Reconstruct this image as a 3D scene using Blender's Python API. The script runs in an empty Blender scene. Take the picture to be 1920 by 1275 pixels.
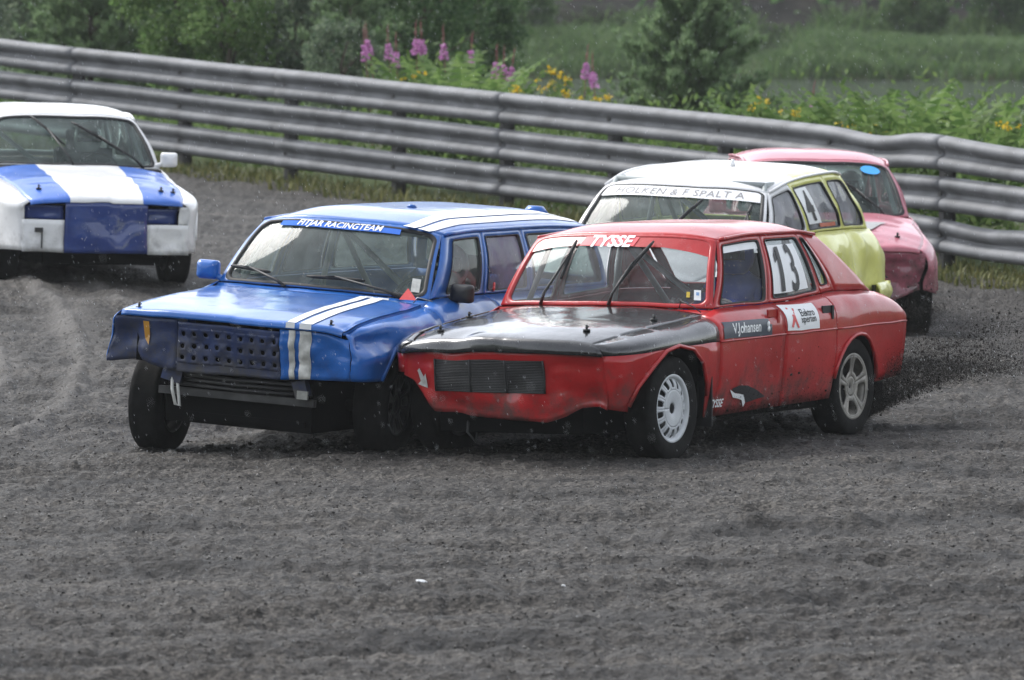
import bpy, bmesh, math, random
import numpy as np
from mathutils import Vector, Matrix
R = math.radians
random.seed(7)
rng = np.random.default_rng(11)
scn = bpy.context.scene
COL = scn.collection

# ------------------------------------------------------------------ camera
CAMH, PITCH, ROLL, FPX = 2.948, R(3.473), R(0.4), 11507.0
fw = Vector((0, math.cos(PITCH), -math.sin(PITCH)))
up0 = Vector((0, math.sin(PITCH), math.cos(PITCH)))
rt0 = Vector((1, 0, 0))
rt = rt0 * math.cos(ROLL) + up0 * math.sin(ROLL)
upv = -rt0 * math.sin(ROLL) + up0 * math.cos(ROLL)
cam_d = bpy.data.cameras.new('camera')
cam = bpy.data.objects.new('camera', cam_d); COL.objects.link(cam)
m = Matrix((rt, upv, -fw)).transposed().to_4x4(); m.translation = (0, 0, CAMH)
cam.matrix_world = m
cam_d.sensor_width = 36; cam_d.lens = 36 * FPX / 1920
cam_d.clip_start = 0.5; cam_d.clip_end = 3000
cam_d.dof.use_dof = True; cam_d.dof.focus_distance = 36.6; cam_d.dof.aperture_fstop = 5.6
scn.camera = cam

# ------------------------------------------------------------------ sky, sun, exposure
SUN_EL, SUN_AZ = R(48), R(-52)          # overcast: a soft sun behind cloud
w = bpy.data.worlds.new('World'); scn.world = w; w.use_nodes = True
nt = w.node_tree; nt.nodes.clear()
sky = nt.nodes.new('ShaderNodeTexSky'); sky.sky_type = 'NISHITA'; sky.sun_disc = False
sky.sun_elevation = SUN_EL; sky.sun_rotation = SUN_AZ
sky.air_density = 1.0; sky.dust_density = 1.2; sky.ozone_density = 1.0
hsv = nt.nodes.new('ShaderNodeHueSaturation'); hsv.inputs['Saturation'].default_value = 0.30
bg = nt.nodes.new('ShaderNodeBackground'); bg.inputs['Strength'].default_value = 0.15
wo = nt.nodes.new('ShaderNodeOutputWorld')
nt.links.new(sky.outputs[0], hsv.inputs['Color']); nt.links.new(hsv.outputs[0], bg.inputs[0]); nt.links.new(bg.outputs[0], wo.inputs[0])
sd = bpy.data.lights.new('sun', 'SUN'); sd.energy = 1.2; sd.angle = R(24); sd.color = (1, .97, .93)
so = bpy.data.objects.new('sun', sd); COL.objects.link(so)
sdir = Vector((math.sin(SUN_AZ) * math.cos(SUN_EL), math.cos(SUN_AZ) * math.cos(SUN_EL), math.sin(SUN_EL)))
so.rotation_euler = sdir.to_track_quat('Z', 'Y').to_euler(); so.location = (0, 30, 30)
vs = scn.view_settings
vs.view_transform = 'Standard'; vs.look = 'None'; vs.gamma = 1; vs.use_curve_mapping = False; vs.exposure = 1.35

# ------------------------------------------------------------------ helpers
def hermite(pts):
    pts = sorted(pts); xs = np.array([p[0] for p in pts], float); ys = np.array([p[1] for p in pts], float)
    if len(xs) < 3:
        return lambda x: np.interp(x, xs, ys)
    d = np.diff(ys) / np.diff(xs); mm = np.zeros(len(xs)); mm[0] = d[0]; mm[-1] = d[-1]
    for i in range(1, len(xs) - 1):
        mm[i] = 0 if d[i-1] * d[i] <= 0 else 2 * d[i-1] * d[i] / (d[i-1] + d[i])
    def f(x):
        x = np.clip(x, xs[0], xs[-1]); i = np.clip(np.searchsorted(xs, x) - 1, 0, len(xs) - 2)
        h = xs[i+1] - xs[i]; t = (x - xs[i]) / h
        return ((2*t**3-3*t**2+1)*ys[i] + (t**3-2*t**2+t)*h*mm[i] + (-2*t**3+3*t**2)*ys[i+1] + (t**3-t**2)*h*mm[i+1])
    return f
def lin(pts):
    xs = [p[0] for p in pts]; ys = [p[1] for p in pts]
    return lambda x: np.interp(x, xs, ys)
def _hash(i, j, s):
    h = (i.astype(np.int64) * 374761393 + j.astype(np.int64) * 668265263 + s * 1274126177) & 0xffffffff
    h = ((h ^ (h >> 13)) * 1274126177) & 0xffffffff
    h = h ^ (h >> 16)
    return (h & 0xffff) / 65535.0
def vnoise(x, y, s=0):
    x = np.asarray(x, float); y = np.asarray(y, float)
    i = np.floor(x); j = np.floor(y); fx = x - i; fy = y - j
    fx = fx * fx * (3 - 2 * fx); fy = fy * fy * (3 - 2 * fy)
    i = i.astype(np.int64); j = j.astype(np.int64)
    a = _hash(i, j, s); b = _hash(i+1, j, s); c = _hash(i, j+1, s); d = _hash(i+1, j+1, s)
    return (a * (1-fx) + b * fx) * (1-fy) + (c * (1-fx) + d * fx) * fy - .5

def sn1(x, y, s=0):
    """scalar value noise"""
    i = math.floor(x); j = math.floor(y); fx = x - i; fy = y - j
    fx = fx * fx * (3 - 2 * fx); fy = fy * fy * (3 - 2 * fy)
    def h(a, b):
        k = (a * 374761393 + b * 668265263 + s * 1274126177) & 0xffffffff
        k = ((k ^ (k >> 13)) * 1274126177) & 0xffffffff
        return ((k ^ (k >> 16)) & 0xffff) / 65535.0
    return (h(i, j) * (1-fx) + h(i+1, j) * fx) * (1-fy) + (h(i, j+1) * (1-fx) + h(i+1, j+1) * fx) * fy - .5
def set_props(o, label=None, cat=None, group=None, kind=None):
    if label: o['label'] = label
    if cat: o['category'] = cat
    if group: o['group'] = group
    if kind: o['kind'] = kind
    return o
def empty(name, loc=(0, 0, 0)):
    o = bpy.data.objects.new(name, None); o.empty_display_size = .2; o.location = loc; COL.objects.link(o); return o
def mesh_np(name, v, f):
    """fast mesh from numpy arrays with faces of equal size"""
    v = np.asarray(v, np.float32); f = np.asarray(f, np.int32); k = f.shape[1]
    me = bpy.data.meshes.new(name); me.vertices.add(len(v)); me.vertices.foreach_set('co', v.ravel())
    me.loops.add(f.size); me.loops.foreach_set('vertex_index', f.ravel())
    me.polygons.add(len(f)); me.polygons.foreach_set('loop_start', np.arange(0, f.size, k, dtype=np.int32))
    me.update(calc_edges=True); return me
def link(name, me, mats=None, parent=None, smooth=False):
    if mats is not None and len(me.materials) == 0:
        for mt in (mats if isinstance(mats, (list, tuple)) else [mats]): me.materials.append(mt)
    if smooth:
        me.polygons.foreach_set('use_smooth', np.ones(len(me.polygons), bool))
    o = bpy.data.objects.new(name, me); COL.objects.link(o)
    if parent: o.parent = parent
    return o
def pymesh(name, v, f):
    me = bpy.data.meshes.new(name); me.from_pydata([tuple(map(float, p)) for p in v], [], [tuple(map(int, q)) for q in f]); me.update(); return me

class MB:
    """collects boxes / tubes / grids, then becomes ONE mesh object"""
    def __init__(s): s.v = []; s.f = []; s.m = []
    def add(s, v, f, mi=0):
        b = len(s.v); s.v += [tuple(map(float, p)) for p in v]; s.f += [tuple(i + b for i in q) for q in f]; s.m += [mi] * len(f); return s
    def box(s, c, d, rot=None, mi=0, taper=1.0):
        c = Vector(c); M = rot.to_matrix() if rot is not None and not isinstance(rot, Matrix) else rot
        vv = []
        for z in (-.5, .5):
            t = taper if z > 0 else 1
            for x, y in ((-.5, -.5), (.5, -.5), (.5, .5), (-.5, .5)):
                p = Vector((x * d[0] * t, y * d[1] * t, z * d[2]))
                if M is not None: p = M @ p
                vv.append(c + p)
        return s.add(vv, [(3,2,1,0),(4,5,6,7),(0,1,5,4),(1,2,6,5),(2,3,7,6),(3,0,4,7)], mi)
    def tube(s, pts, r, n=8, mi=0, cap=True):
        pts = [Vector(p) for p in pts]; rs = r if isinstance(r, (list, tuple)) else [r] * len(pts)
        vv = []; ff = []; a = None
        for i, p in enumerate(pts):
            d = (pts[min(i+1, len(pts)-1)] - pts[max(i-1, 0)])
            if d.length < 1e-9: d = Vector((0, 0, 1))
            d.normalize()
            if a is None: a = d.orthogonal().normalized()
            else:
                a = a - d * a.dot(d)
                a = a.normalized() if a.length > 1e-6 else d.orthogonal().normalized()
            b = d.cross(a)
            for k in range(n):
                t = 2 * math.pi * k / n; vv.append(p + (a * math.cos(t) + b * math.sin(t)) * rs[i])
        for i in range(len(pts) - 1):
            for k in range(n):
                ff.append((i*n+k, i*n+(k+1) % n, (i+1)*n+(k+1) % n, (i+1)*n+k))
        if cap: ff.append(tuple(range(n-1, -1, -1))); ff.append(tuple((len(pts)-1)*n + k for k in range(n)))
        return s.add(vv, ff, mi)
    def grid(s, fn, us, vs_, mi=0, mfn=None):
        us = list(us); vs_ = list(vs_); vv = [fn(u, v) for u in us for v in vs_]; nv = len(vs_); ff = []; b = len(s.v)
        for i in range(len(us) - 1):
            for j in range(nv - 1): ff.append((i*nv+j, (i+1)*nv+j, (i+1)*nv+j+1, i*nv+j+1))
        s.add(vv, ff, mi)
        if mfn:
            k = len(s.m) - len(ff); q = 0
            for i in range(len(us) - 1):
                for j in range(nv - 1):
                    s.m[k+q] = mfn((us[i]+us[i+1])/2, (vs_[j]+vs_[j+1])/2); q += 1
        return s
    def lathe(s, prof, n=48, axis='y', mi=0, fn=None):
        vv = []; ff = []
        for k in range(n):
            t = 2 * math.pi * k / n
            for j, (r, h) in enumerate(prof):
                rr = r + (fn(k, j) if fn else 0); vv.append((rr * math.cos(t), h, rr * math.sin(t)))
        q = len(prof)
        for k in range(n):
            for j in range(q - 1): ff.append((k*q+j, k*q+j+1, ((k+1) % n)*q+j+1, ((k+1) % n)*q+j))
        return s.add(vv, ff, mi)
    def build(s, name, mats, parent=None, smooth=True, deform=None, outward=None, solid=0, weld=0, loc=None):
        v = s.v
        if deform: v = [deform(Vector(p)) for p in v]
        me = pymesh(name, v, s.f)
        ml = mats if isinstance(mats, (list, tuple)) else [mats]
        for mt in ml: me.materials.append(mt)
        if len(ml) > 1: me.polygons.foreach_set('material_index', np.array(s.m, np.int32))
        if weld or outward is not None:
            bm = bmesh.new(); bm.from_mesh(me)
            if weld: bmesh.ops.remove_doubles(bm, verts=bm.verts, dist=weld)
            if outward is not None:
                ref = Vector(outward); sgn = 0
                for f in bm.faces:
                    sgn += f.normal.dot(f.calc_center_median() - ref) * f.calc_area()
                if sgn < 0: bmesh.ops.reverse_faces(bm, faces=bm.faces)
            bm.to_mesh(me); bm.free()
        o = link(name, me, None, parent, smooth)
        if loc is not None: o.location = loc
        if solid:
            md = o.modifiers.new('thickness', 'SOLIDIFY'); md.thickness = solid; md.offset = -1
        return o

# ------------------------------------------------------------------ materials
def newmat(name):
    mt = bpy.data.materials.new(name); mt.use_nodes = True; nt = mt.node_tree
    return mt, nt, nt.nodes['Principled BSDF'], nt.nodes['Material Output']
def N(nt, t, **k):
    n = nt.nodes.new(t)
    for a, b in k.items():
        if hasattr(n, a): setattr(n, a, b)
        else: n.inputs[a.replace('_', ' ')].default_value = b
    return n
def ramp(nt, src, stops):
    r = nt.nodes.new('ShaderNodeValToRGB'); nt.links.new(src, r.inputs[0]); e = r.color_ramp.elements
    while len(e) < len(stops): e.new(.5)
    for i, (p, c) in enumerate(stops):
        e[i].position = p; e[i].color = (*c, 1) if len(c) == 3 else c
    return r
def simple(name, col, rough=.5, metal=0, var=.12, scale=8, bump=0, bscale=60, coat=0, spec=.5):
    mt, nt, p, o = newmat(name)
    tc = N(nt, 'ShaderNodeTexCoord'); nz = N(nt, 'ShaderNodeTexNoise'); nz.inputs['Scale'].default_value = scale; nz.inputs['Detail'].default_value = 5
    nt.links.new(tc.outputs['Object'], nz.inputs['Vector'])
    lo = tuple(max(0, c * (1 - var)) for c in col); hi = tuple(min(1, c * (1 + var)) for c in col)
    r = ramp(nt, nz.outputs['Fac'], [(.3, lo), (.7, hi)])
    nt.links.new(r.outputs[0], p.inputs['Base Color'])
    p.inputs['Roughness'].default_value = rough; p.inputs['Metallic'].default_value = metal; p.inputs['Coat Weight'].default_value = coat
    p.inputs['Specular IOR Level'].default_value = spec
    if bump:
        n2 = N(nt, 'ShaderNodeTexNoise'); n2.inputs['Scale'].default_value = bscale; n2.inputs['Detail'].default_value = 4
        nt.links.new(tc.outputs['Object'], n2.inputs['Vector'])
        b = N(nt, 'ShaderNodeBump'); b.inputs['Strength'].default_value = bump; b.inputs['Distance'].default_value = .01
        nt.links.new(n2.outputs['Fac'], b.inputs['Height']); nt.links.new(b.outputs[0], p.inputs['Normal'])
    return mt
def paint(name, col, dirt=.4, rough=.34, dirtcol=(.05, .045, .04), zlo=.2, zhi=.75, wear=.25, coat=.9):
    """racing paint: faded, wet, splashed with mud low down"""
    mt, nt, p, o = newmat(name); L = nt.links.new
    tc = N(nt, 'ShaderNodeTexCoord')
    n1 = N(nt, 'ShaderNodeTexNoise'); n1.inputs['Scale'].default_value = 3.0; n1.inputs['Detail'].default_value = 6; n1.inputs['Roughness'].default_value = .65
    L(tc.outputs['Object'], n1.inputs['Vector'])
    lo = tuple(c * (1 - wear) for c in col); hi = tuple(min(1, c * (1 + wear * .5) + .012) for c in col)
    base = ramp(nt, n1.outputs['Fac'], [(.32, lo), (.68, hi)])
    # mud: splashes with their own noisy outline, denser where the wheels throw it
    n2 = N(nt, 'ShaderNodeTexNoise'); n2.inputs['Scale'].default_value = 7; n2.inputs['Detail'].default_value = 9; n2.inputs['Roughness'].default_value = .72
    L(tc.outputs['Object'], n2.inputs['Vector'])
    sx = N(nt, 'ShaderNodeSeparateXYZ'); L(tc.outputs['Object'], sx.inputs[0])
    mr = N(nt, 'ShaderNodeMapRange'); mr.inputs[1].default_value = zlo; mr.inputs[2].default_value = zhi; mr.inputs[3].default_value = .27; mr.inputs[4].default_value = -.16
    L(sx.outputs['Z'], mr.inputs[0])
    ad = N(nt, 'ShaderNodeMath', operation='ADD'); L(n2.outputs['Fac'], ad.inputs[0]); L(mr.outputs[0], ad.inputs[1])
    dm = ramp(nt, ad.outputs[0], [(.54, (0, 0, 0)), (.82, (dirt, dirt, dirt))])
    # fine specks of grit everywhere
    n3 = N(nt, 'ShaderNodeTexNoise'); n3.inputs['Scale'].default_value = 85; n3.inputs['Detail'].default_value = 3
    L(tc.outputs['Object'], n3.inputs['Vector'])
    sp = ramp(nt, n3.outputs['Fac'], [(.66, (0, 0, 0)), (.74, (dirt * .55,) * 3)])
    mx = N(nt, 'ShaderNodeMath', operation='MAXIMUM'); L(dm.outputs[0], mx.inputs[0]); L(sp.outputs[0], mx.inputs[1])
    mc = N(nt, 'ShaderNodeMixRGB'); L(mx.outputs[0], mc.inputs[0]); L(base.outputs[0], mc.inputs[1]); mc.inputs[2].default_value = (*dirtcol, 1)
    L(mc.outputs[0], p.inputs['Base Color'])
    rr = N(nt, 'ShaderNodeMapRange'); rr.inputs[3].default_value = rough; rr.inputs[4].default_value = .8; L(mx.outputs[0], rr.inputs[0]); L(rr.outputs[0], p.inputs['Roughness'])
    # rain film and dimples
    n4 = N(nt, 'ShaderNodeTexNoise'); n4.inputs['Scale'].default_value = 9; n4.inputs['Detail'].default_value = 3; L(tc.outputs['Object'], n4.inputs['Vector'])
    n5 = N(nt, 'ShaderNodeTexVoronoi'); n5.inputs['Scale'].default_value = 120; L(tc.outputs['Object'], n5.inputs['Vector'])
    b1 = N(nt, 'ShaderNodeBump'); b1.inputs['Strength'].default_value = .10; b1.inputs['Distance'].default_value = .02; L(n4.outputs['Fac'], b1.inputs['Height'])
    b2 = N(nt, 'ShaderNodeBump'); b2.inputs['Strength'].default_value = .18; b2.inputs['Distance'].default_value = .004; L(n5.outputs['Distance'], b2.inputs['Height']); L(b1.outputs[0], b2.inputs['Normal'])
    L(b2.outputs[0], p.inputs['Normal'])
    p.inputs['Specular IOR Level'].default_value = .25; p.inputs['Coat Weight'].default_value = coat; p.inputs['Coat Roughness'].default_value = .10; p.inputs['Coat IOR'].default_value = 1.5
    L(b1.outputs[0], p.inputs['Coat Normal'])
    return mt
def glass(name, tint=(.80, .86, .84), haze=.10, hcol=(.35, .36, .36), ior=1.5):
    """thin pane: clear with Fresnel reflection and a film of rain and dirt"""
    mt, nt, p, o = newmat(name); nt.nodes.remove(p); L = nt.links.new
    tc = N(nt, 'ShaderNodeTexCoord')
    tr = N(nt, 'ShaderNodeBsdfTransparent'); tr.inputs[0].default_value = (*tint, 1)
    gl = N(nt, 'ShaderNodeBsdfGlossy'); gl.inputs['Roughness'].default_value = .04
    fr = N(nt, 'ShaderNodeFresnel'); fr.inputs[0].default_value = ior
    m1 = N(nt, 'ShaderNodeMixShader'); L(fr.outputs[0], m1.inputs[0]); L(tr.outputs[0], m1.inputs[1]); L(gl.outputs[0], m1.inputs[2])
    df = N(nt, 'ShaderNodeBsdfDiffuse'); df.inputs[0].default_value = (*hcol, 1)
    nz = N(nt, 'ShaderNodeTexNoise'); nz.inputs['Scale'].default_value = 6; nz.inputs['Detail'].default_value = 6; L(tc.outputs['Object'], nz.inputs['Vector'])
    rp = ramp(nt, nz.outputs['Fac'], [(.3, (haze * .5,) * 3), (.75, (haze * 1.5,) * 3)])
    m2 = N(nt, 'ShaderNodeMixShader'); L(rp.outputs[0], m2.inputs[0]); L(m1.outputs[0], m2.inputs[1]); L(df.outputs[0], m2.inputs[2])
    L(m2.outputs[0], o.inputs[0])
    return mt
M = {}
M['rubber'] = simple('rubber_trim', (.012, .012, .013), .6)
M['black'] = simple('black_plastic', (.018, .018, .019), .5)
M['void'] = simple('dark_underside', (.005, .005, .005), .95, spec=.05)
M['cabin'] = simple('cabin_trim', (.03, .031, .033), .8)
M['cage'] = simple('roll_cage_steel', (.30, .33, .33), .45)
M['tyre'] = simple('tyre_rubber', (.010, .0098, .0095), .85, spec=.15, var=.35, scale=14, bump=.25, bscale=90)
M['rimwhite'] = simple('white_wheel_paint', (.52, .54, .56), .4, var=.12, scale=12)
M['rimgrey'] = simple('muddy_alloy', (.24, .225, .20), .5, metal=.25, var=.55, scale=9)
M['rimdark'] = simple('dark_steel_wheel', (.05, .05, .05), .5, metal=.3, var=.4)
M['steel'] = simple('bare_steel', (.35, .35, .34), .4, metal=.8, var=.3, scale=20)
M['white'] = simple('white_vinyl', (.78, .79, .80), .4, var=.04)
M['dirtywhite'] = simple('dirty_white_vinyl', (.50, .50, .47), .5, var=.35, scale=16)
M['ink'] = simple('black_ink', (.012, .012, .016), .5)
M['fabric'] = simple('seat_fabric', (.04, .042, .05), .9)
M['lampred'] = simple('red_sticker', (.62, .05, .05), .45, var=.06)

def tilemap(lo, hi, n): return [lo + (hi - lo) * i / n for i in range(n + 1)]

# ================================================================== GROUND
RAILP = [(-4.95,69.27,.776),(-3.67,67.74,.675),(-2.44,66.17,.582),(-1.25,64.56,.497),(-.11,62.91,.42),(.97,61.23,.351),(2.01,59.52,.289),(2.99,57.78,.236),(3.92,56.01,.19)]
CTRL = [(-10,18,.0),(0,18,0),(10,18,0),(-10,30,.02),(0,30,0),(10,30,.02),(-6,37,.04),(7,37,.05),
        (-2.15,37.36,0.0),(-.76,36.8,.035),(.91,36.18,.06),(2.1,38.35,.055),(.8,39.1,.05),(-1.1,39.8,.03),(.2,39.2,.04),
        (1.5,42.4,.10),(2.44,44.8,.09),(1.0,45.3,.11),(-2.7,49.7,.38),(-4.2,49.3,.42),(-3.4,52.1,.42),(-4.8,51.7,.45),
        (3.25,48.8,.06),(1.75,48.8,.09),(3.1,51.3,.07),(-9,50,.55),(9,50,.04),
        (-12,78,.98),(-6,78,.9),(0,78,.55),(6,78,.35),(14,78,.25),(9,56,.05)] + RAILP
CT = np.array(CTRL)
def _U(r2): return np.where(r2 > 1e-12, r2 * np.log(r2 + 1e-12), 0)
_n = len(CT); _P = CT[:, :2] / 10.0
_K = _U(((_P[:, None] - _P[None]) ** 2).sum(-1)) + np.eye(_n) * .02
_A = np.zeros((_n+3, _n+3)); _A[:_n, :_n] = _K; _A[:_n, _n] = 1; _A[:_n, _n+1:] = _P; _A[_n:, :_n] = _A[:_n, _n:].T
_W = np.linalg.solve(_A, np.concatenate([CT[:, 2], [0, 0, 0]]))
def terr(x, y):
    x = np.asarray(x, float); y = np.asarray(y, float); sh = np.broadcast(x, y).shape
    px = np.clip(np.broadcast_to(x, sh), -12, 12).ravel() / 10; py = np.clip(np.broadcast_to(y, sh), 18, 78).ravel() / 10
    out = np.zeros(px.size)
    for a in range(0, px.size, 40000):
        q = np.stack([px[a:a+40000], py[a:a+40000]], 1)
        out[a:a+40000] = _U(((q[:, None] - _P[None]) ** 2).sum(-1)) @ _W[:_n] + _W[_n] + q @ _W[_n+1:]
    return out.reshape(sh)
def tz(x, y): return float(terr(np.array([x]), np.array([y]))[0])
def at(px, py, Y):
    """the point at distance Y that stands on the given line of sight"""
    d = fw + rt * ((px - 960) / FPX) - upv * ((py - 637.5) / FPX)
    return Vector((0, 0, CAMH)) + d * (Y / d.y)
def on_ground(px, py, z=.04):
    d = fw + rt * ((px - 960) / FPX) - upv * ((py - 637.5) / FPX); t = (z - CAMH) / d.z; return (d.x * t, d.y * t)
ARCS = [([on_ground(*p) for p in q], h_, w_) for q, h_, w_ in (
    ([(-60, 590), (0, 602), (60, 618), (110, 645), (145, 680), (158, 715), (140, 755), (100, 785), (40, 812), (-40, 835)], .055, .10),
    ([(-40, 530), (60, 545), (150, 570), (215, 590)], .04, .10), ([(-40, 690), (0, 705), (10, 740), (-30, 770)], .045, .09), ([(-40, 570), (40, 585), (150, 600), (230, 640)], .03, .08),
    ([(1280, 1000), (1400, 985), (1600, 985), (1760, 960), (1940, 955)], .05, .12), ([(1280, 1050), (1500, 1048), (1700, 1040), (1940, 1042)], .045, .12), ([(640, 1030), (900, 1020), (1200, 1010)], .035, .12), ([(0, 1170), (300, 1168), (560, 1150)], .035, .10), ([(-20, 1050), (200, 1048), (420, 1056)], .03, .08), ([(1350, 1130), (1600, 1110), (1940, 1112)], .05, .13), ([(500, 1190), (800, 1185), (1100, 1192)], .04, .11), ([(1100, 930), (1500, 905), (1940, 890)], .03, .12))]
SHADE_STRIPS = [[on_ground(*p) for p in q] for q in ([(1340, 996), (1473, 992)], [(1580, 994), (1740, 975), (1930, 962)], [(1270, 1048), (1500, 1046), (1680, 1030)], [(1700, 1062), (1800, 1048), (1930, 1046)], [(1480, 1131), (1600, 1128)], [(1560, 1162), (1740, 1148), (1930, 1142)],
    [(705, 1024), (790, 1021)], [(870, 1018), (930, 1014)], [(1030, 1014), (1230, 1005)], [(635, 1076), (735, 1073)], [(1020, 1158), (1180, 1154)], [(810, 1198), (915, 1196)], [(930, 1232), (1070, 1229)], [(-10, 1244), (225, 1240)], [(270, 1055), (490, 1046)], [(385, 1103), (640, 1080)], [(480, 1024), (610, 1021)], [(1420, 905), (1600, 890), (1780, 884)], [(60, 905), (300, 890)], [(1200, 1246), (1420, 1240)], [(1500, 1216), (1900, 1200)], [(150, 985), (330, 975)])]  # dark rut lines whose shade is painted into the track colour
def pline(x, y, pts, wd):
    m_ = np.zeros(np.shape(x))
    for (ax, ay), (bx, by) in zip(pts[:-1], pts[1:]):
        dx, dy = bx-ax, by-ay; q = np.clip(((x-ax)*dx+(y-ay)*dy)/(dx*dx+dy*dy), 0, 1); m_ = np.maximum(m_, np.exp(-(np.hypot(x-ax-q*dx, y-ay-q*dy) / wd) ** 2))
    return m_
def relief(x, y):
    """ruts, clods and grain of the cinder track"""
    a = R(52) + .25 * np.sin(y * .11) - .02 * (x + 1)
    bend = .5 * vnoise(x * .25, y * .12, 3)
    u = x * np.cos(a) + y * np.sin(a); v = -x * np.sin(a) + y * np.cos(a) + bend
    z = .09 * vnoise(u * .16, v * 1.5, 21) + .085 * vnoise(u * .3, v * 3.1, 22) + .032 * vnoise(u * .7, v * 6.5, 23)
    g1_ = np.abs(vnoise(u * .13, v * .85, 24)); z -= .05 * np.clip(1 - g1_ / .05, 0, 1) * np.clip(vnoise(x * .5, y * .16, 12) * 4 + .3, 0, 1); z += .02 * np.clip(1 - np.abs(g1_ - .08) / .04, 0, 1)
    a2 = R(24); u2 = x * np.cos(a2) + y * np.sin(a2); v2 = -x * np.sin(a2) + y * np.cos(a2) + .4 * vnoise(x * .4, y * .2, 5)
    g2_ = np.abs(vnoise(u2 * .35, v2 * 2.3, 34)); z -= .045 * np.clip(1 - g2_ / .06, 0, 1) * np.clip(vnoise(x * .6, y * .2, 9) * 4 + .2, 0, 1)
    z += .085 * vnoise(u2 * .25, v2 * 2.4, 31) * (vnoise(x * .2, y * .12, 8) + .6)
    for pts, hgt, wd in ARCS:
        for (ax, ay), (bx, by) in zip(pts[:-1], pts[1:]):
            dx, dy = bx-ax, by-ay; q = np.clip(((x-ax)*dx+(y-ay)*dy)/(dx*dx+dy*dy), 0, 1); dd = np.hypot((x-ax-q*dx), (y-ay-q*dy))
            z = np.maximum(z, hgt * np.exp(-(dd / wd) ** 2) - .002 + z * .5 * np.exp(-(dd / wd) ** 2))
    z += .030 * vnoise(x * 4, y * 4, 41) + .030 * vnoise(x * 11, y * 11, 42) + .026 * vnoise(x * 27, y * 27, 43)
    return z
ys = [20.5]
while ys[-1] < 74: ys.append(ys[-1] + max(.02, ys[-1] ** 2 / 18100 * .82))
ys = np.array(ys); ncol = 640
ts = np.linspace(-1, 1, ncol); half = ys * .094 + 1.3
ex = np.linspace(0, 1, 31)[1:] ** 1.8
X = np.concatenate([-(half[:, None] + (26 - half[:, None]) * ex[None, ::-1]), half[:, None] * ts[None], half[:, None] + (26 - half[:, None]) * ex[None]], 1); ncol += 60; Y = np.repeat(ys[:, None], ncol, 1)
def rail_front(x, y):
    """signed distance from the rail line, positive on the track side (far outside the posts it follows the last bay)"""
    best = np.full(np.shape(x), 1e9); sg = np.zeros(np.shape(x))
    P = RAIL2D
    for (ax, ay), (bx, by) in zip(P[:-1], P[1:]):
        dx, dy = bx-ax, by-ay; L2 = dx*dx+dy*dy
        t = np.clip(((x-ax)*dx+(y-ay)*dy)/L2, 0, 1); ex = x-ax-t*dx; ey = y-ay-t*dy; d = np.hypot(ex, ey)
        s = np.sign(ex*dy-ey*dx); k = d < best; best = np.where(k, d, best); sg = np.where(k, s, sg)
    return best * sg
_d0 = Vector((RAILP[0][0]-RAILP[1][0], RAILP[0][1]-RAILP[1][1])).normalized(); _d1 = Vector((RAILP[8][0]-RAILP[7][0], RAILP[8][1]-RAILP[7][1])).normalized()
RAIL2D = [(RAILP[0][0]+_d0.x*2*k, RAILP[0][1]+_d0.y*2*k) for k in (4, 3, 2, 1)] + [(p[0], p[1]) for p in RAILP] + [(RAILP[8][0]+_d1.x*2*k, RAILP[8][1]+_d1.y*2*k) for k in (1, 2, 3, 4)]
rf = rail_front(X, Y)
fade = np.clip((rf + .2) / 1.5, .25, 1)
Z = terr(X, Y) + relief(X, Y) * fade + np.clip(.5 - np.abs(rf - .3) * .6, 0, .5) * .10
idx = np.arange(X.size).reshape(X.shape)
F = np.stack([idx[:-1, :-1], idx[:-1, 1:], idx[1:, 1:], idx[1:, :-1]], -1).reshape(-1, 4)
F = F[(rf[:-1, :-1] > -.7).ravel()]

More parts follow.
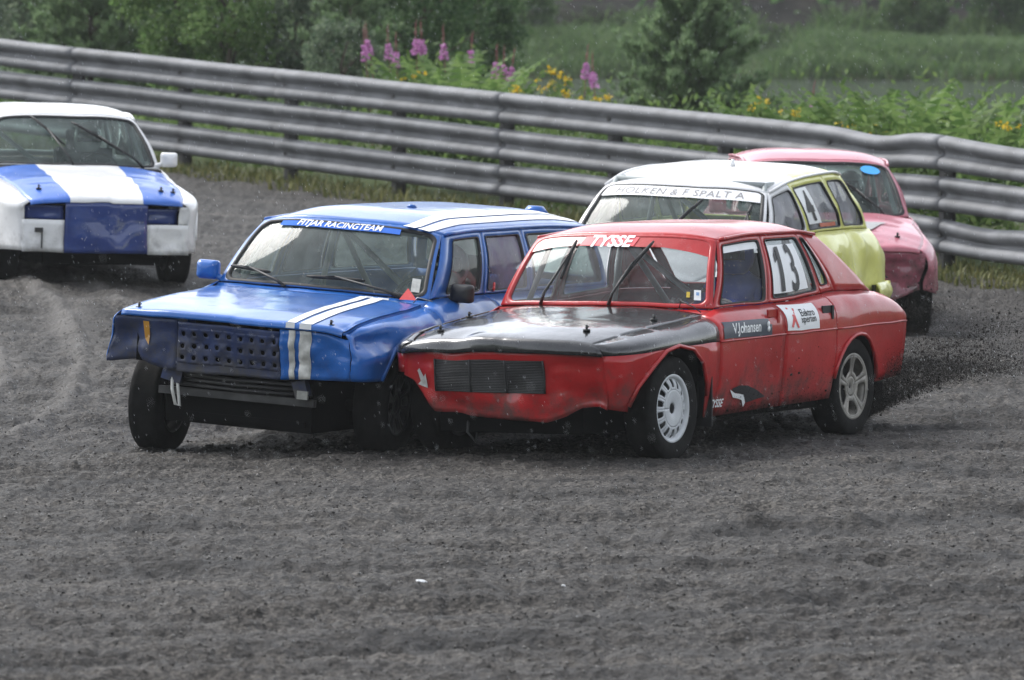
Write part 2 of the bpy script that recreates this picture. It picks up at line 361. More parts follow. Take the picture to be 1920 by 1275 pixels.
def ground_mat(name, lo, mid, hi, fine=38, bump=.7, grain=.30):
    mt, nt, p, o = newmat(name); L = nt.links.new; tc = N(nt, 'ShaderNodeTexCoord')
    n1 = N(nt, 'ShaderNodeTexNoise'); n1.inputs['Scale'].default_value = fine; n1.inputs['Detail'].default_value = 8; n1.inputs['Roughness'].default_value = .75
    L(tc.outputs['Object'], n1.inputs['Vector'])
    mp = N(nt, 'ShaderNodeMapping'); mp.inputs['Rotation'].default_value = (0, 0, R(-50)); mp.inputs['Scale'].default_value = (.25, 2.2, 1); L(tc.outputs['Object'], mp.inputs[0])
    n2 = N(nt, 'ShaderNodeTexNoise'); n2.inputs['Scale'].default_value = 1.1; n2.inputs['Detail'].default_value = 7; n2.inputs['Roughness'].default_value = .6; L(mp.outputs[0], n2.inputs['Vector'])
    ad = N(nt, 'ShaderNodeMixRGB'); ad.inputs[0].default_value = .5; L(n1.outputs['Fac'], ad.inputs[1]); L(n2.outputs['Fac'], ad.inputs[2])
    vc = N(nt, 'ShaderNodeTexVoronoi'); vc.inputs['Scale'].default_value = 62; L(tc.outputs['Object'], vc.inputs['Vector'])
    sv = N(nt, 'ShaderNodeSeparateColor'); L(vc.outputs['Color'], sv.inputs[0])
    gmix = N(nt, 'ShaderNodeMixRGB'); gmix.inputs[0].default_value = grain; L(ad.outputs[0], gmix.inputs[1]); L(sv.outputs[0], gmix.inputs[2])
    r = ramp(nt, gmix.outputs[0], [(.34, lo), (.5, mid), (.66, hi)])
    mp2 = N(nt, 'ShaderNodeMapping'); mp2.inputs['Rotation'].default_value = (0, 0, R(-38)); mp2.inputs['Scale'].default_value = (.35, 3.4, 1); L(tc.outputs['Object'], mp2.inputs[0])
    n6 = N(nt, 'ShaderNodeTexNoise'); n6.inputs['Scale'].default_value = .8; n6.inputs['Detail'].default_value = 8; n6.inputs['Roughness'].default_value = .68; L(mp2.outputs[0], n6.inputs['Vector'])
    st = ramp(nt, n6.outputs['Fac'], [(.36, (.30, .30, .30)), (.46, (.68, .68, .68)), (.56, (.95, .95, .94)), (.70, (1.15, 1.13, 1.10))])
    ml = N(nt, 'ShaderNodeMixRGB'); ml.blend_type = 'MULTIPLY'; ml.inputs[0].default_value = 1; L(r.outputs[0], ml.inputs[1]); L(st.outputs[0], ml.inputs[2])
    a1 = N(nt, 'ShaderNodeAttribute'); a1.attribute_name = 'swept'; a2 = N(nt, 'ShaderNodeAttribute'); a2.attribute_name = 'loose'  # 'loose' carries the ruts' shade, painted dark along the strips
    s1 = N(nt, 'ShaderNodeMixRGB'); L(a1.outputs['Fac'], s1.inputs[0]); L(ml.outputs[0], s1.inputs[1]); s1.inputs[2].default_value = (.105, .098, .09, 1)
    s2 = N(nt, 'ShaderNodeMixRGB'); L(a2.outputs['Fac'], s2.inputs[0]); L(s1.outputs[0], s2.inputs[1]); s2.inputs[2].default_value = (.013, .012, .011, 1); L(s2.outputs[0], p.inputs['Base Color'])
    v = N(nt, 'ShaderNodeTexVoronoi'); v.inputs['Scale'].default_value = 34; L(tc.outputs['Object'], v.inputs['Vector'])
    b1 = N(nt, 'ShaderNodeBump'); b1.inputs['Strength'].default_value = bump; b1.inputs['Distance'].default_value = .012; L(v.outputs['Distance'], b1.inputs['Height'])
    b2 = N(nt, 'ShaderNodeBump'); b2.inputs['Strength'].default_value = bump; b2.inputs['Distance'].default_value = .012; L(n1.outputs['Fac'], b2.inputs['Height']); L(b1.outputs[0], b2.inputs['Normal'])
    L(b2.outputs[0], p.inputs['Normal'])
    p.inputs['Roughness'].default_value = .78; p.inputs['Specular IOR Level'].default_value = .35
    return mt
M['cinder'] = ground_mat('wet_cinder', (.009, .0078, .0066), (.0345, .0305, .0265), (.096, .087, .077), bump=1.0)
M['earth'] = ground_mat('verge_earth', (.035, .035, .02), (.07, .075, .035), (.12, .115, .055), fine=12)
me = mesh_np('track', np.stack([X, Y, Z], -1).reshape(-1, 3), F)
wob = .12 * vnoise(X * 3, Y * 1.5, 17); tone_l = np.zeros(X.shape); shade_d = np.zeros(X.shape)
for pts, h_, w_ in ARCS[:4]: tone_l = np.maximum(tone_l, pline(X + wob * .5, Y + wob, pts, .16))
for pts in SHADE_STRIPS: shade_d = np.maximum(shade_d, pline(X + wob, Y + wob * 2, pts, .17 + .1 * (Y < 29)))
tone_l *= np.clip(.75 + 1.2 * vnoise(X * 2.2, Y * 1.1, 18), 0, 1); shade_d *= np.clip(.75 + 1.4 * vnoise(X * 2.5, Y * 1.2, 19), 0, 1)
for nm_, ar_ in (('swept', tone_l), ('loose', shade_d)):  # 'loose' stores the painted rut shade
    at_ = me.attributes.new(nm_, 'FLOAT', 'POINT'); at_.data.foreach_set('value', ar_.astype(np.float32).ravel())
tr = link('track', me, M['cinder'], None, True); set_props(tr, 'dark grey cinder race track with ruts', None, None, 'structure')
if 'label' in tr: del tr['label']

# the land all round: one sheet to the horizon, under the track and beyond the rail
def land(x, y):
    base = terr(x, y)
    r = np.sqrt(x**2 + (y-45)**2)
    inside = (np.abs(x) < 26) & (y > 20.5) & (y < 74) & (rail_front(x, y) > -1.4)
    z = base - np.where(inside, .12, .004)
    # beyond the rail: flat verge, pond basin (water level .60), far bank, dark hillside
    t = np.clip((y - 78) / 20, 0, 1); z = z * (1-t) + (.62 + np.clip(-x - 2, 0, 12) * .03) * t
    shore = 101 + np.clip(-x + 2, 0, 60) * 2.2 + 2.0 * vnoise(x * .22, y * 0, 77)
    s = np.clip((y - shore) / 3, 0, 1) * np.clip((133 - y) / 3, 0, 1)
    z = z - s * .7
    z = z + np.clip((y - 131.5) / 8, 0, 1) ** .8 * .40
    z = z + np.clip((y - 142) / 60, 0, 1) * 16 + np.clip((y - 200) / 400, 0, 1) * 6
    z = z + np.clip((-12 - y) / 60, 0, 1) * 22 + np.clip((np.abs(x) - 45) / 60, 0, 1) * np.clip((130 - y) / 40, 0, 1) * 9  # unseen rising ground behind camera and at sides, added to cut sky reflections
    lf = np.clip((-x - 7) / 10, 0, 1) * np.clip((y - 85) / 60, 0, 1) * 3
    z = z + np.where(y < 142, lf, lf)
    return z
gx = np.concatenate([[-500, -300, -150, -80, -50], np.linspace(-36, 36, 73), [50, 80, 150, 300, 500]])
gy = np.concatenate([[-400, -150, -100, -72, -60, -48, -36, -24, -12, 0, 8, 14], np.linspace(18, 78, 61), np.linspace(79, 150, 86), [155, 160, 168, 178, 190, 205, 230, 280, 400, 600]])
GX, GY = np.meshgrid(gx, gy); GZ = land(GX, GY)
GZ += np.where((GY > 143), 1.2 * vnoise(GX * .12, GY * .12, 91) + .5 * vnoise(GX * .5, GY * .5, 92), 0)
GI = np.arange(GX.size).reshape(GX.shape)
GF = np.stack([GI[:-1, :-1], GI[:-1, 1:], GI[1:, 1:], GI[1:, :-1]], -1).reshape(-1, 4)
gm, gnt, gp, go = newmat('land')
L_ = gnt.links.new; gtc = N(gnt, 'ShaderNodeTexCoord'); gs = N(gnt, 'ShaderNodeSeparateXYZ'); L_(gtc.outputs['Object'], gs.inputs[0])
gn = N(gnt, 'ShaderNodeTexNoise'); gn.inputs['Scale'].default_value = 1.3; gn.inputs['Detail'].default_value = 8; L_(gtc.outputs['Object'], gn.inputs['Vector'])
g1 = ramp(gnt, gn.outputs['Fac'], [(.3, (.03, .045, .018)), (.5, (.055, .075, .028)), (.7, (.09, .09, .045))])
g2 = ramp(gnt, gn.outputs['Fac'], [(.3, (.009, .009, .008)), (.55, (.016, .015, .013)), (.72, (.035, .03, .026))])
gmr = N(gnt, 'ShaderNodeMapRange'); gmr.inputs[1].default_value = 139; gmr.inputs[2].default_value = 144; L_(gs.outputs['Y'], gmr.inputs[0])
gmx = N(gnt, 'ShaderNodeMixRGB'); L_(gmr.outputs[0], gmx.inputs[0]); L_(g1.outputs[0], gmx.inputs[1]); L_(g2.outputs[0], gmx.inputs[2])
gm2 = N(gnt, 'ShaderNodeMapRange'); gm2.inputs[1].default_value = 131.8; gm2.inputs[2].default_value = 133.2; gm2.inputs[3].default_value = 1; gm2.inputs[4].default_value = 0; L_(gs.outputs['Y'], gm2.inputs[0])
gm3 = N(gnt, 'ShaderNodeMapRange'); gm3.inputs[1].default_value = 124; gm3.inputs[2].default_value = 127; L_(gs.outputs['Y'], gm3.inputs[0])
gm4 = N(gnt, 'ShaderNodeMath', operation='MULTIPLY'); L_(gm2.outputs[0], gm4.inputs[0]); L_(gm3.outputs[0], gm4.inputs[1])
gmy = N(gnt, 'ShaderNodeMixRGB'); L_(gm4.outputs[0], gmy.inputs[0]); L_(gmx.outputs[0], gmy.inputs[1]); gmy.inputs[2].default_value = (.012, .011, .009, 1)  # dark band: shade under the bank's edge, painted into the land colour
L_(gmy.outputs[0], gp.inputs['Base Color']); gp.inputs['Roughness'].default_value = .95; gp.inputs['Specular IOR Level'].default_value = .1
gb = N(gnt, 'ShaderNodeBump'); gb.inputs['Strength'].default_value = .8; gb.inputs['Distance'].default_value = .15; L_(gn.outputs['Fac'], gb.inputs['Height']); L_(gb.outputs[0], gp.inputs['Normal'])
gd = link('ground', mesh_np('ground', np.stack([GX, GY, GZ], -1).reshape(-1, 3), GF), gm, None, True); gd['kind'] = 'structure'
# pond
pm, pnt, pp, po = newmat('pond_water')
pp.inputs['Base Color'].default_value = (.022, .024, .02, 1); pp.inputs['Roughness'].default_value = .12
pn = N(pnt, 'ShaderNodeTexNoise'); pn.inputs['Scale'].default_value = 9; pn.inputs['Detail'].default_value = 4
ptc = N(pnt, 'ShaderNodeTexCoord'); pnt.links.new(ptc.outputs['Object'], pn.inputs['Vector'])
pb = N(pnt, 'ShaderNodeBump'); pb.inputs['Strength'].default_value = .12; pb.inputs['Distance'].default_value = .02; pnt.links.new(pn.outputs['Fac'], pb.inputs['Height']); pnt.links.new(pb.outputs[0], pp.inputs['Normal'])
px_ = np.linspace(-22, 40, 32); py_ = np.linspace(94, 137, 22); PX, PY = np.meshgrid(px_, py_)
PI_ = np.arange(PX.size).reshape(PX.shape); PF = np.stack([PI_[:-1, :-1], PI_[:-1, 1:], PI_[1:, 1:], PI_[1:, :-1]], -1).reshape(-1, 4)
pw = link('pond', mesh_np('pond', np.stack([PX, PY, np.full(PX.shape, .585)], -1).reshape(-1, 3), PF), pm); pw['kind'] = 'structure'

# loose gravel lying on the track
def stones(n, ylo, yhi, smin, smax, seed):
    r = np.random.default_rng(seed)
    y = ylo * (yhi / ylo) ** r.random(n); x = (r.random(n) * 2 - 1) * (y * .094 + 1.0)
    ok = rail_front(x, y) > .3; x = x[ok]; y = y[ok]; n = len(x)
    z = terr(x, y) + relief(x, y) * np.clip((rail_front(x, y) + .2) / 1.5, .25, 1)
    s = smin + (smax - smin) * r.random(n) ** 3
    oct_ = np.array([(1,0,0),(-1,0,0),(0,1,0),(0,-1,0),(0,0,1),(0,0,-1)], float)
    of = np.array([(0,2,4),(2,1,4),(1,3,4),(3,0,4),(2,0,5),(1,2,5),(3,1,5),(0,3,5)])
    v = oct_[None] * (s[:, None, None] * (.6 + .8 * r.random((n, 6, 1))))
    a = r.random(n) * 6.28; c, sn = np.cos(a)[:, None], np.sin(a)[:, None]
    vx = v[:, :, 0] * c - v[:, :, 1] * sn; vy = v[:, :, 0] * sn + v[:, :, 1] * c
    v = np.stack([vx + x[:, None], vy + y[:, None], v[:, :, 2] * .8 + (z + s * .25)[:, None]], -1).reshape(-1, 3)
    f = (of[None] + (np.arange(n) * 6)[:, None, None]).reshape(-1, 3)
    return v, f
v, f = stones(60000, 21, 46, .003, .010, 5)
M['stone'], snt, sp_, so_ = newmat('gravel_stone')
sgi = N(snt, 'ShaderNodeNewGeometry'); srp = ramp(snt, sgi.outputs['Random Per Island'], [(0, (.016, .015, .014)), (.35, (.05, .046, .043)), (.75, (.12, .113, .105)), (1, (.24, .23, .215))]); snt.links.new(srp.outputs[0], sp_.inputs['Base Color']); sp_.inputs['Roughness'].default_value = .75; sp_.inputs['Specular IOR Level'].default_value = .25
gs_ = link('gravel', mesh_np('gravel', v, f), M['stone']); set_props(gs_, 'loose grey gravel and clods scattered over the track', 'gravel', None, 'stuff')

# ================================================================== GUARD RAIL
M['galv'] = simple('weathered_galvanised_steel', (.135, .139, .146), .66, metal=.08, var=.35, scale=3.2, bump=.15, bscale=14)
M['post'] = simple('rusty_post_steel', (.06, .058, .056), .7, metal=.3, var=.4)
PROF = [(.156,.010),(.150,.030),(.132,.088),(.112,.104),(.085,.106),(.055,.088),(.028,.030),(0,.014),(-.028,.030),(-.055,.088),(-.085,.106),(-.112,.104),(-.135,.082),(-.150,.030),(-.156,.012)]
rail_root = empty('guard_rail', (RAILP[4][0], RAILP[4][1], RAILP[4][2]))
set_props(rail_root, 'three tier galvanised steel crash barrier running behind all the cars', 'guard rail')
npost = len(RAIL2D)
rz = []
for i, (x, y) in enumerate(RAIL2D):
    k = i - 4
    rz.append(RAILP[k][2] if 0 <= k < 9 else tz(x, y) if k > 8 else .776 + (-k) * .1)
RP = [Vector((x, y, z)) for (x, y), z in zip(RAIL2D, rz)]
def rail_pt(s):
    i = min(max(int(math.floor(s)), 0), npost - 2); t = s - i
    p0 = RP[max(i-1, 0)]; p1 = RP[i]; p2 = RP[i+1]; p3 = RP[min(i+2, npost-1)]
    p = .5 * ((2*p1) + (p2-p0)*t + (2*p0-5*p1+4*p2-p3)*t*t + (3*p1-p0-3*p2+p3)*t**3)
    d = (p2 - p1); d.z = 0; d.normalize(); return p, d, Vector((d.y, -d.x, 0))
# knocks taken by the barrier: (tier, station, half length, drop, push back)
KNOCK = [(0, 11.42, .26, -.055, .04), (0, 12.7, .45, -.03, .04), (0, 11.9, .25, .015, .0), (2, 12.35, .30, -.05, .05), (1, 11.4, .4, -.02, .02), (2, 11.2, .5, .02, -.03), (0, 6.3, .5, .008, .01), (1, 8.2, .6, -.008, .01), (0, 4.0, .9, -.012, 0)]
for tier in range(3):
    zc = 1.25 - .155 - tier * .372
    for j in range(0, npost - 1, 2):
        s0, s1 = j - .04, min(j + 2, npost - 1) + .04
        mb = MB(); n = 28
        def fn(u, q, tier=tier, zc=zc, off=(.007 if (j // 2) % 2 else 0)):
            p, d, nn = rail_pt(min(max(u, 0), npost - 1.001)); dz, dn = PROF[q]
            dd = .012 * sn1(u * .9, tier * 7.3, 14); ddn = .03 * sn1(u * 1.3, tier * 3.1, 15)
            for (kt, ks, kl, kd, kp) in KNOCK:
                if kt == tier:
                    g = math.exp(-((u - ks) / kl) ** 2); dd += kd * g * (1 if dz > 0 else .5); ddn -= kp * g
            return p + Vector((0, 0, zc + dz + dd)) + nn * (dn + off + ddn)
        mb.grid(fn, tilemap(s0, s1, n), range(len(PROF)))
        mb.build('beam', M['galv'], None, True, solid=.004).parent = rail_root
for i, p in enumerate(RP):
    _, d, nn = rail_pt(min(i, npost - 1.01)); ang = math.atan2(d.y, d.x)
    mb = MB(); rot = Matrix.Rotation(ang, 3, 'Z')
    c = p - nn * .055
    mb.box(c + Vector((0, 0, .56)), (.012, .12, 1.30), rot); mb.box(c + nn * .062 + Vector((0, 0, .56)), (.085, .006, 1.30), rot); mb.box(c - nn * .062 + Vector((0, 0, .56)), (.085, .006, 1.30), rot)
    po_ = mb.build('post', M['post'], rail_root, False)
    for tier in range(3):
        zc = 1.25 - .155 - tier * .372
        b = MB(); b.box(p + nn * .022 + Vector((0, 0, zc)), (.05, .02, .05), rot); b.build('bolt', M['post'], po_, False)
for o in list(rail_root.children):
    o.matrix_parent_inverse = Matrix.Translation(rail_root.location).inverted()
bpy.context.view_layer.update()

# ================================================================== CARS
def text2d(s, size=1.0, bold=.0, shear=0.0, space=1.0):
    cu = bpy.data.curves.new('text', 'FONT'); cu.body = s; cu.size = size; cu.offset = bold; cu.shear = shear; cu.align_x = 'CENTER'; cu.space_character = space
    cu.resolution_u = 3
    o = bpy.data.objects.new('text', cu); COL.objects.link(o); bpy.context.view_layer.update()
    dg = bpy.context.evaluated_depsgraph_get(); me = bpy.data.meshes.new_from_object(o.evaluated_get(dg))
    v = [(p.co.x, p.co.y) for p in me.vertices]; f = [tuple(q.vertices) for q in me.polygons]
    bpy.data.objects.remove(o); bpy.data.curves.remove(cu); bpy.data.meshes.remove(me)
    ys = [p[1] for p in v]; c = (min(ys) + max(ys)) / 2
    return [(x, y - c) for x, y in v], f

def nrm(S, u, v, sign=1):
    e = 1e-3; p = S(u, v); a = S(u + e, v) - p; b = S(u, v + e) - p; n = a.cross(b)
    return n.normalized() * sign if n.length > 1e-12 else Vector((0, 0, 1))
def rrect(n=10, r=.25, rx=None):
    """rounded square loop in [-1,1]^2, counter clockwise, r and rx the corner radii"""
    rx = rx or r; out = []
    for cx, cy, a0 in ((1, 1, 0), (-1, 1, 90), (-1, -1, 180), (1, -1, 270)):
        for k in range(n + 1):
            a = R(a0 + 90 * k / n); out.append((cx * (1 - rx) + rx * math.cos(a), cy * (1 - r) + r * math.sin(a)))
    # add points along the straight sides
    res = []
    for i, p in enumerate(out):
        q = out[(i + 1) % len(out)]; res.append(p); d = math.hypot(q[0]-p[0], q[1]-p[1]); k = int(d / .12)
        for j in range(1, k + 1): res.append((p[0] + (q[0]-p[0]) * j / (k + 1), p[1] + (q[1]-p[1]) * j / (k + 1)))
    return res
def ring(mb, S, outer, inner, loop, mi=0, outer_loop=None):
    """faces between a square outer border and a rounded opening; outer/inner = (u0,u1,v0,v1)"""
    def mp(rc, p): return ((rc[0]+rc[1])/2 + p[0]*(rc[1]-rc[0])/2, (rc[2]+rc[3])/2 + p[1]*(rc[3]-rc[2])/2)
    n = len(loop); vv = []
    for p in loop:
        k = max(abs(p[0]), abs(p[1])); o = mp(outer, (p[0]/k, p[1]/k)) if outer_loop is None else mp(outer, (p[0]*outer_loop, p[1]*outer_loop)); i = mp(inner, p)
        vv += [S(*o), S((o[0]+i[0])/2, (o[1]+i[1])/2), S(*i)]
    ff = []
    for j in range(n):
        a, b = 3*j, 3*((j+1) % n); ff += [(a, b, b+1, a+1), (a+1, b+1, b+2, a+2)]
    mb.add(vv, ff, mi)
def pane(mb, S, inner, loop, off=-.012, sign=1, mi=0, scale=1.0):
    def mp(p): return ((inner[0]+inner[1])/2 + p[0]*(inner[1]-inner[0])/2, (inner[2]+inner[3])/2 + p[1]*(inner[3]-inner[2])/2)
    n = len(loop); vv = []; ff = []; ks = [1.0, .8, .6, .4, .2]
    for k in ks:
        for p in loop:
            u, v = mp((p[0]*k*scale, p[1]*k*scale)); vv.append(S(u, v) + nrm(S, u, v, sign) * off)
    u, v = mp((0, 0)); vv.append(S(u, v) + nrm(S, u, v, sign) * off)
    for a in range(len(ks) - 1):
        for j in range(n): ff.append((a*n+j, a*n+(j+1) % n, (a+1)*n+(j+1) % n, (a+1)*n+j))
    for j in range(n): ff.append(((len(ks)-1)*n+j, (len(ks)-1)*n+(j+1) % n, len(ks)*n))
    mb.add(vv, ff, mi)
def seal(mb, S, inner, loop, w=.05, off=.002, sign=1, wv=None):
    def mp(p, k): return ((inner[0]+inner[1])/2 + p[0]*k*(inner[1]-inner[0])/2, (inner[2]+inner[3])/2 + p[1]*(1-(1-k)*(wv or 1))*(inner[3]-inner[2])/2)
    n = len(loop); vv = []; ff = []
    for p in loop:
        for k, o in ((1.02, off), (1.0, off + .003), (1 - w, off - .004), (1 - w, -.014)):
            u, v = mp(p, k); vv.append(S(u, v) + nrm(S, u, v, sign) * o)
    for j in range(n):
        for q in range(3): ff.append((4*j+q, 4*((j+1) % n)+q, 4*((j+1) % n)+q+1, 4*j+q+1))
    mb.add(vv, ff)

class Car:
    def __init__(c, name, label, group, q, spec):
        c.s = spec; c.root = empty(name)
        x, y, z, ya, pi, ro = q
        c.mat = Matrix.Translation((x, y, z)) @ Matrix.Rotation(ya, 4, 'Z') @ Matrix.Rotation(pi, 4, 'Y') @ Matrix.Rotation(ro, 4, 'X')
        c.root.matrix_world = c.mat
        set_props(c.root, label, 'car', group)
        for k in ('w', 'ws', 'zs', 'zc', 'zr', 'wr'): setattr(c, k, hermite(spec[k]))
        c.zb = lin(sorted(spec['zb'])); c.xn, c.xt = spec['xn'], spec['xt']; c.nb = spec.get('nosebow', .05)
        c.crown = spec.get('crown', .05); c.rcrown = spec.get('rcrown', .10); c.xA0, c.xA1 = spec['A']; c.xD0, c.xD1 = spec['D']
        c.tuck = spec.get('tuck', .05); c.dents = spec.get('dents', []); c.xc = spec['xcowl']; c.noise = spec.get('noise', .006)
        c.wsbow = spec.get('wsbow', .10); c.wstbow = spec.get('wstbow', .08)
    # ---- surfaces (car coordinates: x forward from the front axle, y left, z up)
    def deform(c, p):
        d = Vector((0, 0, 0))
        for (cx, cy, cz, r, dx, dy, dz) in c.dents:
            q = ((p.x-cx)**2 + (p.y-cy)**2 + (p.z-cz)**2) / (r*r)
            if q < 6: d += Vector((dx, dy, dz)) * math.exp(-q)
        cr = c.s.get('crumple', 0)
        if cr and p.x > .52 and p.z < c.s['ftop'] + .01:
            w_ = min(1, (p.x - .52) / .1) * min(1, (c.s['ftop'] + .01 - p.z) / .06)
            d.x += w_ * cr * (1.2 * abs(sn1(p.y * 4.1 + 3, p.z * 6 + p.y * 2, 61)) + .8 * abs(sn1(p.y * 9 - p.z * 7, p.z * 13, 62)) - .5)
        if c.noise:
            a = c.noise; s = 1 if p.y > 0 else 2
            n1 = sn1(p.x * 3.1 + s * 9, p.z * 4.3 + p.y * 2.1, 51); n2 = sn1(p.x * 7.3, p.z * 8 + p.y * 6.3 + s * 5, 52)
            d += Vector((.6 * (n1 + .5 * n2) if p.x > .5 else 0, (n1 + .6 * n2) * (1 if abs(p.y) > .3 else 0), (n2 * .8 + n1 * .6) * (1 if p.z > .6 and p.z < .95 else .35))) * a * 2
        return p + d
    def side_y(c, x, z):
        zc = c.zc(x); zs = c.zs(x); w = c.w(x); ws = c.ws(x)
        if z > zc:
            u = min(1.0, (z - zc) / max(zs - zc, .02)); return float(w - (w - ws) * u ** c.s.get('pw', 3.0))
        v = (zc - z) / .45; return float(w - c.tuck * v * v)
    def side(c, x, v, sg=1):
        zb, zc, zs = float(c.zb(x)), float(c.zc(x)), float(c.zs(x)); zb = min(zb, zc - .006)
        z = zb + (zc - zb) * v if v <= 1 else zc + (zs - zc) * (v - 1)
        k = min(1, max(0, (x - c.xn + .30) / .30)); xo = x - k * k * c.s.get('rake', .06) * max(0, c.s['ftop'] - z)
        if z <= zs: return Vector((xo, sg * c.side_y(x, z), z))
        return Vector((x, sg * c.side_y(x, zs), z))
    def top(c, s, t, x0, x1, bow0, bow1, crown, p=4.0):
        """bonnet or boot lid: s across -1..1, t from x0 to x1"""
        xe = x0 + (x1 - x0) * t; x = xe + (bow0 * (1 - t) + bow1 * t) * (1 - s * s)
        return Vector((x, s * float(c.ws(xe)), float(c.zs(xe)) + crown * (1 - abs(s) ** p)))
    def hood(c, s, t): 
        k = min(1, (1 - t) / .25); return c.top(s, t, c.xc, c.xn, c.s.get('cbow', .08), c.nb, c.crown * (.55 + .45 * math.sqrt(max(k, 0))))
    def nose_x(c, y, z):
        s = y / max(float(c.ws(c.xn)), .1); return c.xn + c.nb * (1 - min(1, s * s)) - .004 - c.s.get('rake', .06) * max(0, c.s['ftop'] - z)
    def fascia(c, y, z): return Vector((c.nose_x(y, z), y, z))
    def belt(c, x): return Vector((x, float(c.ws(x)) - .006, float(c.zs(x)) + .004))
    def rail(c, x): return Vector((x, float(c.wr(x)), float(c.zr(x))))
    def green(c, cell, sg):
        bf, br, rf_, rr = cell
        def S(u, v):
            b = c.belt(bf + (br - bf) * u); r = c.rail(rf_ + (rr - rf_) * u); p = b.lerp(r, v) + Vector((0, .022 * math.sin(math.pi * min(max(v, 0), 1)), 0))
            return Vector((p.x, sg * p.y, p.z))
        return S
    def wscreen(c, s, b):
        """windscreen: s across, b up"""
        bp = c.belt(c.xA0); tp = c.rail(c.xA1); k = 1 - s * s
        p0 = Vector((bp.x + c.wsbow * k, s * bp.y, bp.z + .012 * k)); p1 = Vector((tp.x + c.wstbow * k, s * tp.y, tp.z + c.rcrown * .5 * (1 - abs(s) ** 4)))
        p = p0.lerp(p1, b); n = Vector((.7, 0, .7)); return p + n * .025 * math.sin(math.pi * min(max(b, 0), 1))
    def rscreen(c, s, b):
        bp = c.belt(c.xD0); tp = c.rail(c.xD1); k = 1 - s * s
        p0 = Vector((bp.x - .05 * k, s * bp.y, bp.z)); p1 = Vector((tp.x - .04 * k, s * tp.y, tp.z + c.rcrown * .6 * (1 - abs(s) ** 4))); return p0.lerp(p1, b)
    def roof(c, s, t):
        xe = c.xA1 + (c.xD1 - c.xA1) * t; k = 1 - s * s
        x = xe + c.wstbow * k * (1 - t) - .04 * k * t
        cr = c.rcrown * (.5 + .5 * math.sin(math.pi * min(1, max(0, .5 * min(t / .22, 1))))) if t < .5 else c.rcrown * (.6 + .4 * math.sin(math.pi * .5 * min(1, (1 - t) / .2)))
        return Vector((x, s * float(c.wr(xe)), float(c.zr(xe)) + cr * (1 - abs(s) ** 4)))
    # ---- builders
    def P(c, mb, name, mats, solid=.006, smooth=True, dent=True, parent=None, ref=None):
        cx = sum(v[0] for v in mb.v) / len(mb.v)
        return mb.build(name, mats, parent or c.root, smooth, c.deform if dent else None, ref if ref is not None else (cx, 0, .45), solid, .0008)
    def xs(c, x0, x1, step=.045):
        b = [x0, x1] + [p[0] for p in c.s['zb'] if x0 < p[0] < x1]; b = sorted(b); out = []
        for a, d in zip(b[:-1], b[1:]):
            n = max(1, int((d - a) / step)); out += [a + (d - a) * i / n for i in range(n)]
        return out + [b[-1]]
    def side_panel(c, name, x0, x1, v0, v1, mats, sg, mfn=None):
        mb = MB(); n = max(3, int((v1 - v0) * 7))
        mb.grid(lambda x, v: c.side(x, v, sg), c.xs(x0, x1), tilemap(v0, v1, n), 0, mfn); return c.P(mb, name, mats)
    def window(c, cell, sg, mg, mats, rr=(.28, .28), pane_name='side_window', frame=True, parent=None, glassmat=None):
        S = c.green(cell, sg); inner = (mg[0], 1 - mg[1], mg[2], 1 - mg[3]); loop = rrect(6, *rr)
        fo = None
        if frame:
            mb = MB(); ring(mb, S, (0, 1, 0, 1), inner, loop); fo = c.P(mb, 'window_frame', mats, .012)
        mb = MB(); pane(mb, S, inner, loop, -.012, 1)
        sgn = 1
        g = mb.build(pane_name, glassmat or c.s['glass'], c.root, True, c.deform, None, 0)
        mb = MB(); nn = nrm(S, .5, .5); sgn = 1 if nn.y * sg > 0 else -1; seal(mb, S, inner, loop, .05, .003, sgn, .7)
        mb.build('window_seal', M['rubber'], g, True, c.deform)
        return S, inner, sgn
    def map_decal(c, name, fn, v2, f, mat, parent=None):
        """flat artwork laid on a surface"""
        mb = MB(); mb.add([fn(x, y) for x, y in v2], f); return mb.build(name, mat, parent or c.root, False, c.deform)
    def patch(c, name, fn, x0, x1, y0, y1, mat, n=(14, 5), parent=None):
        mb = MB(); mb.grid(fn, tilemap(x0, x1, n[0]), tilemap(y0, y1, n[1])); return mb.build(name, mat, parent or c.root, True, c.deform)
    def side_fn(c, sg=1, off=.004): return lambda x, z: Vector((x, sg * (c.side_y(x, z) + off), z))

    def common(c):
        s = c.s; root = c.root; B = s['body']
        for sg in (1, -1):
            for (nm, x0, x1, v0, v1, mt) in s['panels']:
                c.side_panel(nm, x0 + .003, x1 - .003, (s.get('right_v0', {}).get(nm, v0) if sg < 0 else v0), v1, mt or B, sg)
            # wheel arch lips
            for arch in s['arches']:
                if sg < 0 and s.get('right_v0') and arch[0][0] > -1: arch = [q for q in arch if q[1] > .55]
                pts = [Vector((x, sg * (c.side_y(x, z) + .006), z)) for x, z in arch]
                mb = MB(); mb.tube(pts, s.get('liprad', .013), 6); mb.build('arch_lip', s.get('lipmat', B), root, True, c.deform)
            # windows
            for i, (cell, mg, rr, gm_, fm) in enumerate(s['cells']):
                if mg is None:
                    S = c.green(cell, sg); mb = MB(); mb.grid(S, tilemap(0, 1, 8), tilemap(0, 1, 8)); c.P(mb, 'rear_pillar', fm or B, .012)
                else:
                    r = c.window(cell, sg, mg, fm or B, rr, glassmat=gm_)
                    if sg == 1: setattr(c, 'win%d' % i, r)
            # drip rail
            pts = [c.rail(x) for x in tilemap(c.xA1 - .03, c.xD1 + .02, 16)]; pts = [Vector((p.x, sg * (p.y + .008), p.z + .004)) for p in pts]
            mb = MB(); mb.tube(pts, .011, 6); mb.build('drip_rail', s.get('dripmat', B), root, True, c.deform)
